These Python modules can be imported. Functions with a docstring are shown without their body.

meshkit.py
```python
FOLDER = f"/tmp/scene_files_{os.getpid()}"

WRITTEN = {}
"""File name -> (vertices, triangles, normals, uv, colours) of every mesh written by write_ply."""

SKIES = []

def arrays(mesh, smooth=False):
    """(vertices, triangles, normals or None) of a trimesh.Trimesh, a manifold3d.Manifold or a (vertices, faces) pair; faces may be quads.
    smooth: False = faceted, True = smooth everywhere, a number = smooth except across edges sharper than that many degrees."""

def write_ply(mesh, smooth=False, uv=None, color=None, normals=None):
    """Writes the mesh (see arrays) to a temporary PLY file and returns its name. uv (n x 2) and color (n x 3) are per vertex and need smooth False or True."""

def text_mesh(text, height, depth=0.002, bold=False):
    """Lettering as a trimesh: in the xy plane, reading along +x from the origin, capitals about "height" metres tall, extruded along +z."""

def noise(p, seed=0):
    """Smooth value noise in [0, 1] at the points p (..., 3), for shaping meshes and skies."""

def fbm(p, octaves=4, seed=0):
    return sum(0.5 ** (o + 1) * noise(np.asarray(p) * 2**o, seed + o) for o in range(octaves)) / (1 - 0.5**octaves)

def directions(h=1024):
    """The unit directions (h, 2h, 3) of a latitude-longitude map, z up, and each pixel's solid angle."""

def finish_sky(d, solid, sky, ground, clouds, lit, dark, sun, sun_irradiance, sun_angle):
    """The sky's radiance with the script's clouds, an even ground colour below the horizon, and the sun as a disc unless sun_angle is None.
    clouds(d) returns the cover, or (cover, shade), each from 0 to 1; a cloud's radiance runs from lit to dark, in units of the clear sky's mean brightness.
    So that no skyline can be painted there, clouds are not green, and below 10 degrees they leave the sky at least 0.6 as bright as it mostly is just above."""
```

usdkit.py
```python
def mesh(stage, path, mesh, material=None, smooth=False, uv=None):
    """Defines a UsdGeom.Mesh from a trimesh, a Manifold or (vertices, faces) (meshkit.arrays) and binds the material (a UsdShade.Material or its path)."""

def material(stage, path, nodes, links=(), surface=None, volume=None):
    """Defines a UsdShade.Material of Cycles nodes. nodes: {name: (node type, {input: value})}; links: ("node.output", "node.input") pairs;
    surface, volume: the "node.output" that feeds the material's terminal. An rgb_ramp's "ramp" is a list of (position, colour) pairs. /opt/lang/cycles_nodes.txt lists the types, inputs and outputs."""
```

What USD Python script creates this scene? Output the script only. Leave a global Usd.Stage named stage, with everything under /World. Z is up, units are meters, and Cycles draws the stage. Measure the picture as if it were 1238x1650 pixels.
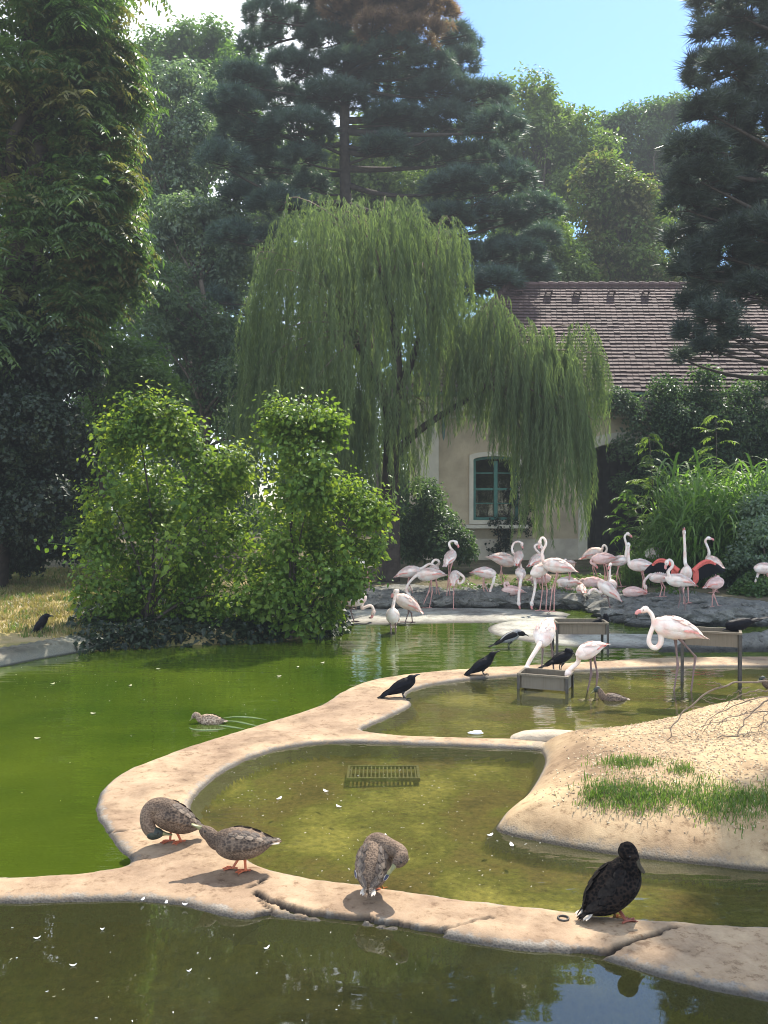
import math
import numpy as np, trimesh, manifold3d, shapely, usdkit, meshkit
from scipy.interpolate import CubicSpline, RegularGridInterpolator
from pxr import Usd, UsdGeom, UsdLux, UsdShade, Gf, Sdf, Vt

stage = Usd.Stage.CreateInMemory()
UsdGeom.SetStageUpAxis(stage, 'Z'); UsdGeom.SetStageMetersPerUnit(stage, 1.0)
UsdGeom.Xform.Define(stage, '/World'); UsdGeom.Scope.Define(stage, '/World/Looks')
LOOKS = '/World/Looks'

# ------------------------------------------------------------------ camera
FPX, CX, CY, HORIZON, EYE = 1400.0, 619.0, 825.0, 810.0, 2.25
PITCH = math.atan2(CY - HORIZON, FPX)
cam = UsdGeom.Camera.Define(stage, '/World/camera')
cam.CreateHorizontalApertureAttr(24.0)
cam.CreateFocalLengthAttr(24.0 * FPX / 1238.0)
cam.CreateClippingRangeAttr(Gf.Vec2f(0.05, 2000))
cam.CreateExposureAttr(1.28)
cam.AddTranslateOp().Set(Gf.Vec3d(0, 0, EYE))
cam.AddRotateXOp().Set(90.0 - math.degrees(PITCH))

# ------------------------------------------------------------------ sky and sun
VEIL_HAZE = 0.0008
SUN_AZ, SUN_EL = math.radians(29.0), math.radians(55.0)      # azimuth from +y towards +x
SUN = np.array([math.sin(SUN_AZ) * math.cos(SUN_EL), math.cos(SUN_AZ) * math.cos(SUN_EL), math.sin(SUN_EL)])
usdkit.material(stage, LOOKS + '/sky_light', {
    'sky': ('sky_texture', {'sky_type': 'single_scattering', 'sun_disc': False, 'sun_elevation': SUN_EL, 'sun_rotation': SUN_AZ, 'altitude': 200.0, 'air_density': 1.0, 'aerosol_density': 0.3, 'ozone_density': 3.0}),
    'geo': ('texture_coordinate', {}),
    'map': ('mapping', {'scale': (1.0, 1.0, 2.4), 'location': (0.35, 0.1, 0.55)}),
    'n': ('noise_texture', {'scale': 2.1, 'detail': 7.0, 'roughness': 0.55}),
    'dot': ('vector_math', {'math_type': 'dot_product', 'vector2': (-0.215, 0.84, 0.50)}), 'mr': ('map_range', {'range_type': 'smoothstep', 'from_min': 0.955, 'from_max': 0.998, 'to_min': 0.0, 'to_max': 0.16, 'clamp': True}), 'dotb': ('vector_math', {'math_type': 'dot_product', 'vector2': (0.22, 0.88, 0.42)}), 'mrb': ('map_range', {'range_type': 'smoothstep', 'from_min': 0.945, 'from_max': 0.985, 'to_min': 0.0, 'to_max': -0.2, 'clamp': True}), 'ad2': ('math', {'math_type': 'add'}), 'ad': ('math', {'math_type': 'add'}),
    'r': ('rgb_ramp', {'ramp': [(0.0, (0, 0, 0)), (0.485, (0, 0, 0)), (0.60, (0.8, 0.8, 0.8)), (1.0, (1, 1, 1))]}),  # low threshold: clouds out of view added to fill the shaded tree fronts
    'sat': ('hsv', {'saturation': 1.15, 'value': 0.88}),
    'mix': ('mix', {'mix_type': 'mix', 'color2': (9.5, 9.7, 10.0)}),
    'bg': ('background_shader', {'strength': 0.125})},
    [('geo.generated', 'map.vector'), ('map.vector', 'n.vector'), ('geo.generated', 'dot.vector1'), ('dot.value', 'mr.value'), ('mr.result', 'ad.value1'), ('n.fac', 'ad.value2'), ('geo.generated', 'dotb.vector1'), ('dotb.value', 'mrb.value'), ('mrb.result', 'ad2.value1'), ('ad.value', 'ad2.value2'), ('ad2.value', 'r.fac'), ('sky.color', 'sat.color'), ('sat.color', 'mix.color1'), ('r.color', 'mix.fac'), ('mix.color', 'bg.color')],
    surface='bg.background')
dome = UsdLux.DomeLight.Define(stage, '/World/sky')
UsdShade.MaterialBindingAPI.Apply(dome.GetPrim()).Bind(UsdShade.Material.Get(stage, LOOKS + '/sky_light'))
dome.GetPrim().SetCustomDataByKey('kind', 'structure')
sun = UsdLux.DistantLight.Define(stage, '/World/sun')
sun.CreateIntensityAttr(1.0); sun.CreateAngleAttr(0.53); sun.CreateNormalizeAttr(True); sun.CreateColorAttr(Gf.Vec3f(1.0, 0.93, 0.82))
_z = SUN; _x = np.cross([0, 0, 1.0], _z); _x /= np.linalg.norm(_x); _y = np.cross(_z, _x)
sun.AddTransformOp().Set(Gf.Matrix4d(*_x, 0, *_y, 0, *_z, 0, 0, 0, 0, 1))

# ------------------------------------------------------------------ helpers: names, things, parts
_used, _loc = {}, {}
def npath(parent, name):
    n = _used.get((parent, name), 0); _used[(parent, name)] = n + 1
    return f'{parent}/{name}' + (f'_{n:03d}' if n else '')
def tag(prim, label=None, cat=None, group=None, kind=None):
    for k, v in (('label', label), ('category', cat), ('group', group), ('kind', kind)):
        if v: prim.SetCustomDataByKey(k, v)
def thing(name, label, cat, loc=(0, 0, 0), group=None, kind=None, rotz=0.0):
    p = npath('/World', name)
    x = UsdGeom.Xform.Define(stage, p); x.AddTranslateOp().Set(Gf.Vec3d(*map(float, loc)))
    if rotz: x.AddRotateZOp().Set(float(rotz))
    tag(x.GetPrim(), label, cat, group, kind)
    _loc[p] = np.asarray(loc, float)
    return p
def part(parent, name, mesh, mat, smooth=False, label=None, kind=None, world=True):
    """one mesh prim under parent; world=True: the mesh is given in world coordinates"""
    p = npath(parent, name)
    m = usdkit.mesh(stage, p, mesh, mat, smooth=smooth)
    off = _loc.get(parent)
    if world and off is not None and np.any(off):
        m.GetPointsAttr().Set(Vt.Vec3fArray.FromNumpy((np.array(m.GetPointsAttr().Get()) - off).astype(np.float32)))
    if off is not None: _loc[p] = off
    tag(m.GetPrim(), label, kind=kind)
    return p
def single(name, mesh, mat, label=None, cat=None, group=None, kind=None, smooth=False):
    p = part('/World', name, mesh, mat, smooth)
    tag(stage.GetPrimAtPath(p), label, cat, group, kind)
    return p
def cat_(ms): return trimesh.util.concatenate(list(ms))

# pixel (of the 1238 x 1650 photograph) to world
def ray(px, py):
    dx, dz = (px - CX) / FPX, -(py - CY) / FPX
    c, s = math.cos(PITCH), math.sin(PITCH)
    return np.array([dx, c + s * dz, -s + c * dz])
def at(px, py, z=0.0):
    r = ray(px, py); return np.array([0, 0, EYE]) + r * ((z - EYE) / r[2])
def at_d(px, py, y):
    r = ray(px, py); return np.array([0, 0, EYE]) + r * (y / r[1])

# ------------------------------------------------------------------ helpers: meshes
def spline(pts, n):
    pts = np.asarray(pts, float)
    if len(pts) == 2: return pts[0] + (pts[1] - pts[0]) * np.linspace(0, 1, n)[:, None]
    t = np.r_[0, np.cumsum(np.sqrt(np.linalg.norm(np.diff(pts, axis=0), axis=1)) + 1e-6)]
    return CubicSpline(t, pts)(np.linspace(0, t[-1], n))
def sweep(pts, rad, n=8, rad2=None, up=(0, 0, 1)):
    """closed tube along pts; rad: half width sideways, rad2: half height"""
    pts = np.asarray(pts, float); k = len(pts)
    rad = np.broadcast_to(np.asarray(rad, float), (k,)); rad2 = rad if rad2 is None else np.broadcast_to(np.asarray(rad2, float), (k,))
    t = np.gradient(pts, axis=0); t /= np.maximum(np.linalg.norm(t, axis=1, keepdims=True), 1e-9)
    u = np.asarray(up, float)
    if abs(u @ t[0]) > 0.95: u = np.array([1.0, 0, 0]) if abs(t[0][0]) < 0.9 else np.array([0, 1.0, 0])
    v, ang = [], np.arange(n) / n * 2 * np.pi
    for i in range(k):
        u = u - t[i] * (u @ t[i]); u /= max(np.linalg.norm(u), 1e-9)
        s = np.cross(t[i], u)
        v.append(pts[i] + np.cos(ang)[:, None] * s * rad[i] + np.sin(ang)[:, None] * u * rad2[i])
    v = np.vstack([*v, pts[0], pts[-1]])
    i, j = np.arange(k - 1)[:, None] * n, np.arange(n)[None]
    a, b = i + j, i + (j + 1) % n
    f = np.concatenate([np.stack([a, b, b + n], -1).reshape(-1, 3), np.stack([a, b + n, a + n], -1).reshape(-1, 3)])
    j = np.arange(n)
    f = np.vstack([f, np.stack([np.full(n, k * n), (j + 1) % n, j], 1), np.stack([np.full(n, k * n + 1), (k - 1) * n + j, (k - 1) * n + (j + 1) % n], 1)])
    m = trimesh.Trimesh(v, f, process=False)
    if m.volume < 0: m.invert()
    return m
def tube(pts, r0, r1=None, n=6, seg=None):
    p = spline(pts, seg or max(4, 3 * len(pts)))
    return sweep(p, np.linspace(r0, r0 if r1 is None else r1, len(p)), n)
def box(c, size, rz=0.0, chamfer=0.0):
    m = trimesh.creation.box(size)
    if chamfer:
        v = []
        for sx in (-1, 1):
            for sy in (-1, 1):
                for sz in (-1, 1):
                    s = np.array([sx, sy, sz]); h = np.array(size) / 2
                    for k in range(3):
                        q = h - chamfer; q[k] = h[k]; v.append(s * q)
        m = trimesh.convex.convex_hull(np.array(v))
    if rz: m.apply_transform(trimesh.transformations.rotation_matrix(rz, [0, 0, 1]))
    m.apply_translation(c); return m
def to_manifold(m):
    return manifold3d.Manifold(manifold3d.Mesh(np.asarray(m.vertices, np.float32), np.asarray(m.faces, np.uint32)))
def from_manifold(m):
    q = m.to_mesh(); return trimesh.Trimesh(q.vert_properties[:, :3], q.tri_verts, process=True)
def union(ms, refine=0.0, smooth=0):
    ms = [to_manifold(m) for m in ms]
    r = manifold3d.Manifold.batch_boolean([m for m in ms if not m.is_empty()], manifold3d.OpType.Add)
    if refine: r = r.refine_to_length(refine)
    t = from_manifold(r)
    if smooth: trimesh.smoothing.filter_taubin(t, lamb=0.5, nu=0.52, iterations=smooth)
    return t
def rot(axis, deg):
    return trimesh.transformations.rotation_matrix(math.radians(deg), axis)[:3, :3]
def unit(v):
    v = np.asarray(v, float); return v / max(np.linalg.norm(v), 1e-9)
def rock(c, size, seed, sub=2, rough=0.25):
    m = trimesh.creation.icosphere(sub)
    n = meshkit.fbm(m.vertices * 1.7 + seed * 7.31, 3, seed) - 0.5
    v = m.vertices * (1 + rough * 2 * n[:, None]); v = np.sign(v) * np.abs(v) ** 0.8
    m.vertices = v * np.asarray(size) + np.asarray(c); return m

# ------------------------------------------------------------------ helpers: materials
def mat(name, nodes, links, surface='p.BSDF'):
    return usdkit.material(stage, f'{LOOKS}/{name}', nodes, links, surface=surface)
def plain(name, col, rough=0.6, metal=0.0, var=0.12, scale=6.0, bump=0.0, bscale=40.0, spec=0.5, col2=None):
    """principled with noise between two tones and a fine bump, in world position"""
    c = np.array(col); a, b = (c * (1 - var), np.minimum(c * (1 + var), 1)) if col2 is None else (c, np.array(col2))
    nodes = {'g': ('geometry', {}), 'n': ('noise_texture', {'scale': scale, 'detail': 4.0, 'roughness': 0.6}),
             'r': ('rgb_ramp', {'ramp': [(0.3, tuple(a)), (0.7, tuple(b))]}),
             'p': ('principled_bsdf', {'roughness': rough, 'metallic': metal, 'specular_ior_level': spec})}
    links = [('g.position', 'n.vector'), ('n.fac', 'r.fac'), ('r.color', 'p.base_color')]
    if bump:
        nodes |= {'n2': ('noise_texture', {'scale': bscale, 'detail': 3.0}), 'b': ('bump', {'strength': bump, 'distance': 0.02})}
        links += [('g.position', 'n2.vector'), ('n2.fac', 'b.height'), ('b.normal', 'p.normal')]
    return mat(name, nodes, links)
def leafy(name, dark, light, trans=0.35, rough=0.45, tcol=None, spec=0.4):
    """leaf: tone varies per leaf, per cluster and in broad patches; part of the light passes through"""
    dark, light = np.array(dark), np.array(light)
    t = np.minimum(light * np.array([1.7, 1.9, 0.9]), 0.8) if tcol is None else np.array(tcol)
    return mat(name, {
        'g': ('geometry', {}), 'o': ('object_info', {}),
        'n': ('noise_texture', {'scale': 0.6, 'detail': 2.0}),
        'add': ('math', {'math_type': 'multiply_add', 'value2': 0.45, 'value3': 0.0}),
        'add2': ('math', {'math_type': 'multiply_add', 'value2': 0.3}),
        'add3': ('math', {'math_type': 'multiply_add', 'value2': 0.5}),
        'r': ('rgb_ramp', {'ramp': [(0.2, tuple(dark)), (0.95, tuple(light))]}),
        'tm': ('mix', {'mix_type': 'multiply', 'fac': 1.0, 'color2': tuple(t / np.maximum(light, 1e-3))}),
        'p': ('principled_bsdf', {'roughness': rough, 'specular_ior_level': spec}),
        't': ('translucent_bsdf', {}), 'm': ('mix_closure', {'fac': trans})},
        [('g.random_per_island', 'add.value1'), ('o.random', 'add2.value1'), ('add.value', 'add2.value3'), ('g.position', 'n.vector'), ('n.fac', 'add3.value1'),
         ('add2.value', 'add3.value3'), ('add3.value', 'r.fac'), ('r.color', 'p.base_color'), ('r.color', 'tm.color1'), ('tm.color', 't.color'),
         ('p.BSDF', 'm.closure1'), ('t.BSDF', 'm.closure2')], 'm.closure')
# ------------------------------------------------------------------ the setting: ground, water
def chaikin(p, n=2):
    p = np.asarray(p, float)
    for _ in range(n):
        q = np.roll(p, -1, 0); p = np.stack([0.75 * p + 0.25 * q, 0.25 * p + 0.75 * q], 1).reshape(-1, 2)
    return p
def ground_poly(px, n=2):
    w = np.array([at(a[0], a[1], a[2] if len(a) > 2 else 0.0)[:2] for a in px])
    return shapely.Polygon(chaikin(w, n)).buffer(0)
RIM_OUT = [(-500, 1428), (-200, 1424), (0, 1419), (140, 1411), (218, 1397), (192, 1367), (163, 1332), (153, 1300), (163, 1275), (190, 1250), (250, 1226), (300, 1207), (370, 1186), (430, 1167), (480, 1152), (522, 1137), (548, 1118), (582, 1102), (640, 1090), (760, 1079), (860, 1074), (960, 1068), (1060, 1062), (1238, 1060), (1600, 1062)]
RIM_IN = [(1600, 1079), (1238, 1075), (1100, 1076), (1000, 1079), (890, 1085), (800, 1092), (720, 1100), (666, 1111), (650, 1124), (667, 1137), (640, 1151), (600, 1168), (575, 1180), (640, 1189), (760, 1192), (880, 1195), (905, 1213), (865, 1209), (760, 1204), (640, 1200), (560, 1197), (500, 1200), (430, 1212), (370, 1237), (330, 1267), (310, 1291), (304, 1315), (330, 1345), (400, 1391), (450, 1410), (540, 1425), (640, 1438), (760, 1456), (900, 1471), (1010, 1486), (1100, 1491), (1238, 1498), (1700, 1512)]
RIM_LOW = [(1700, 1720), (1238, 1614), (1100, 1586), (1000, 1556), (930, 1537), (840, 1533), (740, 1519), (700, 1507), (620, 1496), (560, 1488), (480, 1483), (440, 1477), (400, 1485), (340, 1471), (280, 1457), (200, 1451), (0, 1457), (-200, 1460), (-500, 1467)]
rim_poly = ground_poly(RIM_OUT + RIM_IN + RIM_LOW)
bank_poly = ground_poly([(868, 1204, 0), (905, 1193, 0), (940, 1186, .05), (1000, 1172, .08), (1060, 1158, .10), (1090, 1143, .11), (1140, 1129, .13), (1238, 1119, .14), (1700, 1100, .14), (1900, 1440), (1238, 1407), (1150, 1396), (1050, 1386), (960, 1374), (880, 1359), (797, 1342), (803, 1328), (815, 1311), (845, 1290), (868, 1256), (881, 1228), (874, 1213)])
shelf_poly = ground_poly([(470, 1012), (545, 1006), (620, 1007), (700, 1004), (790, 1004), (860, 1002), (928, 992), (900, 984), (760, 979), (640, 978), (560, 981), (480, 985)], 1)
strip_poly = ground_poly([(783, 1012), (805, 1003), (850, 998), (925, 991), (896, 1003), (880, 1013), (940, 1020), (992, 1022), (1238, 1025), (1600, 1027), (1600, 1045), (1238, 1043), (992, 1046), (900, 1041), (830, 1031), (792, 1022)])
_front = [(-900, 1180), (-300, 1110), (-100, 1090), (0, 1076), (60, 1063), (150, 1048), (270, 1041), (400, 1036), (500, 1029), (546, 1018), (549, 1003), (525, 992), (540, 985), (600, 982), (700, 981), (800, 981), (880, 980), (955, 982), (985, 990), (1000, 1003), (1040, 1010), (1130, 1009), (1238, 1009), (1700, 1009)]
_fw = chaikin([at(*p)[:2] for p in _front], 2)[:-3]
far_poly = shapely.Polygon(np.vstack([_fw, [[60, 14.5], [200, 10], [200, 200], [-200, 200], [-200, 5], [-20, 5.0]]])).buffer(0)
near_poly = shapely.union_all([shapely.box(-200, -120, 200, 2.3), shapely.box(-200, -1, -16, 200), shapely.box(16, -1, 200, 200)])

def axis(parts):
    out = [parts[0][0]]
    for a, b, d0, d1 in parts:
        x = a
        while x < b - 1e-6:
            x += d0 + (d1 - d0) * (x - a) / (b - a); out.append(min(x, b))
    return np.unique(np.round(out, 5))
XS = axis([(-140, -20, 30, 3), (-20, -9, 1.5, .15), (-9, -2.8, .12, .035), (-2.8, 3.3, .019, .019), (3.3, 10, .03, .1), (10, 20, .2, 1.5), (20, 140, 3, 30)])
YS = axis([(-100, 0, 25, 4), (0, 3.4, .5, .05), (3.4, 5.7, .012, .013), (5.7, 9, .019, .026), (9, 13, .035, .04), (13, 20.5, .045, .06), (20.5, 30, .12, .4), (30, 140, 1, 20)])
GX, GY = np.meshgrid(XS, YS)
def sd(poly):
    p = shapely.points(GX.ravel(), GY.ravel())
    shapely.prepare(poly)
    d = shapely.distance(p, poly.boundary)
    return np.where(shapely.contains_xy(poly, GX.ravel(), GY.ravel()), d, -d).reshape(GX.shape)
S_rim, S_bank, S_shelf, S_strip, S_far, S_near = map(sd, (rim_poly, bank_poly, shelf_poly, strip_poly, far_poly, near_poly))
P3 = np.stack([GX, GY, np.zeros_like(GX)], -1)
def fb(scale, o=4, seed=0, st=(1, 1)): return meshkit.fbm(P3 * [scale * st[0], scale * st[1], 1], o, seed) - 0.5
edge = lambda s, h, w: h * (1 - np.exp(-np.maximum(s, 0) / w)) + np.minimum(s, 0) * 1.3
bed = np.where(GY < 4.85 - 0.04 * GX, -0.30, -0.13) + 0.05 * fb(1.2, 3, 3)
n_rock = fb(2.2, 5, 11, (1, 1.5)); n_fine = fb(9, 4, 5)
z_rim = edge(S_rim + 0.035 * fb(7, 4, 21), 0.036, 0.026) + 0.022 * fb(2.2, 4, 1) * np.clip(S_rim * 10, 0, 1) + 0.004 * fb(30, 2, 2)
z_bank = edge(S_bank, 0.05, 0.06) + 0.33 * (1 - np.exp(-np.maximum(S_bank, 0) / 0.55)) + 0.03 * fb(1.5, 3, 8) * np.clip(S_bank * 3, 0, 1) + 0.006 * fb(25, 3, 9)
z_shelf = edge(S_shelf, 0.03, 0.15) + 0.006 * n_fine
z_strip = edge(S_strip, 0.035, 0.1) + 0.006 * n_fine
rocky = np.clip(1 - np.abs(S_far - 0.5) / 2.6, 0, 1) * np.clip((GX + 1.2) / 0.6, 0, 1) * (GY < 24)
ridged = 1 - np.abs(2 * n_rock) * 2
z_far = edge(S_far, 0.20, 0.10) + 0.035 * np.clip(S_far - 0.8, 0, 9) + rocky * (0.24 * n_rock + 0.08 * ridged + 0.13 * fb(5.5, 4, 31, (.7, 1.3)) + 0.06 * n_fine) + 0.05 * fb(0.5, 3, 4) * np.clip(S_far, 0, 1)
z_near = edge(S_near, 0.15, 0.3)
# open cracks in the concrete strip
CRACKS = [([(413, 1437), (426, 1444), (433, 1451), (452, 1455), (470, 1463), (500, 1471), (530, 1476), (560, 1477), (592, 1477), (600, 1483), (640, 1491), (680, 1500), (713, 1502)], .011, 0.06),
          ([(592, 1477), (583, 1484), (570, 1490)], .006, 0.04), ([(432, 1475), (420, 1479), (404, 1484), (380, 1490)], .010, 0.05),
          ([(400, 1430), (408, 1427), (417, 1424), (427, 1415)], .007, 0.04), ([(706, 1503), (730, 1493), (755, 1487), (775, 1480), (795, 1479)], .004, 0.03),
          ([(925, 1537), (955, 1534), (983, 1534), (1000, 1522), (1025, 1513), (1050, 1507), (1062, 1503)], .009, 0.06),
          ([(1062, 1503), (1070, 1497), (1090, 1493)], .005, 0.03), ([(418, 1445), (430, 1460), (440, 1475)], .004, 0.03), ([(165, 1345), (205, 1338), (240, 1334)], .003, .02)]
crack = np.zeros_like(GX)
_ri = RegularGridInterpolator((YS, XS), np.maximum(z_rim, 0), bounds_error=False, fill_value=0.0)
def on_rim(px, py):
    z = 0.0
    for _ in range(25):
        p = at(px, py, z); z = .6 * z + .4 * float(_ri((p[1], p[0])))
    return p[:2]
_win = (GY > 3.9) & (GY < 7) & (np.abs(GX) < 3.3)
for k, (line, w, d) in enumerate(CRACKS):
    q = np.array([on_rim(a, b) for a, b in line])
    q = np.vstack([q[:1]] + [np.linspace(q[i], q[i + 1], 6)[1:] for i in range(len(q) - 1)])
    rr = np.random.default_rng(40 + k); q[1:-1] += rr.normal(0, 0.006, q[1:-1].shape)
    dd = shapely.distance(shapely.points(GX[_win], GY[_win]), shapely.LineString(q))
    ww = w * (0.7 + 0.9 * meshkit.noise(np.stack([GX[_win] * 12, GY[_win] * 12, 0 * GX[_win]], -1), 77))
    g = np.exp(-(dd / ww) ** 2)
    z_rim[_win] -= d * g; crack[_win] = np.maximum(crack[_win], g)
GZ = np.maximum.reduce([bed, z_rim, z_bank, z_shelf, z_strip, z_far, z_near])
_gi = RegularGridInterpolator((YS, XS), GZ, bounds_error=False, fill_value=0.3)
def gz(x, y): return float(_gi((y, x)))
def hit(px, py, floor=-9.0):
    """where the ray through the pixel meets the ground (or the water surface, if floor=0)"""
    z = 0.0
    for _ in range(30):
        p = at(px, py, z); z = 0.5 * z + 0.5 * max(gz(p[0], p[1]), floor)
    p[2] = z; return p
nv = lambda: None
_idx = np.arange(GX.size).reshape(GX.shape)
quads = np.stack([_idx[:-1, :-1], _idx[:-1, 1:], _idx[1:, 1:], _idx[1:, :-1]], -1).reshape(-1, 4)
cell = lambda a: 0.25 * (a[:-1, :-1] + a[:-1, 1:] + a[1:, 1:] + a[1:, :-1]).ravel()
cr, cb, cf, csh, cst, cn, cx_, cy_ = map(cell, (S_rim, S_bank, S_far, S_shelf, S_strip, S_near, GX, GY))
m_ = 0.07
kind = np.full(len(quads), 0)
kind[cn > -m_] = 5; kind[(csh > -m_) | (cst > -m_)] = 3; kind[cf > -m_] = 5
kind[(cf > -m_) & (cx_ < -0.7 + 0.5 * np.sin(cy_ * 2)) & (cy_ < 23)] = 4
kind[(cf > -m_) & (cf < 2.3 + 0.5 * np.sin(cx_ * 3)) & (cx_ > -0.7) & (cy_ < 26)] = 6
kind[(cf > -m_) & (cf < .42 + .06 * np.sin(cx_ * 5)) & (cx_ < -4.4) & (cx_ > -12)] = 7
kind[cr > -m_] = 1; kind[cb > -m_] = 2
V = np.stack([GX, GY, GZ], -1).reshape(-1, 3)
du, dv = np.gradient(np.stack([GX, GY, GZ], -1), axis=(0, 1))
NRM = np.cross(dv, du).reshape(-1, 3); NRM /= np.linalg.norm(NRM, axis=1, keepdims=True); NRM *= np.sign(NRM[:, 2:3])
EDGE = np.maximum.reduce([S_rim, np.where(S_rim > -m_, -9, S_bank), ]).ravel()
EDGE = np.where(kind is None, EDGE, EDGE)
def ground_piece(name, k, material, prim=True, attr=None):
    q = quads[kind == k]; ids, inv = np.unique(q, return_inverse=True); q = inv.reshape(q.shape)
    m = UsdGeom.Mesh.Define(stage, npath('/World', name))
    m.CreatePointsAttr(Vt.Vec3fArray.FromNumpy(V[ids].astype(np.float32)))
    m.CreateFaceVertexCountsAttr(Vt.IntArray.FromNumpy(np.full(len(q), 4, np.int32)))
    m.CreateFaceVertexIndicesAttr(Vt.IntArray.FromNumpy(q.astype(np.int32).ravel()))
    m.CreateSubdivisionSchemeAttr('none')
    m.CreateNormalsAttr(Vt.Vec3fArray.FromNumpy(NRM[ids].astype(np.float32))); m.SetNormalsInterpolation('vertex')
    for nm, arr in (attr or {}).items():
        UsdGeom.PrimvarsAPI(m).CreatePrimvar(nm, Sdf.ValueTypeNames.FloatArray, 'vertex').Set(Vt.FloatArray.FromNumpy(arr.ravel()[ids].astype(np.float32)))
    UsdShade.MaterialBindingAPI.Apply(m.GetPrim()).Bind(material)
    tag(m.GetPrim(), kind='structure')
    return m.GetPrim()

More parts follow.
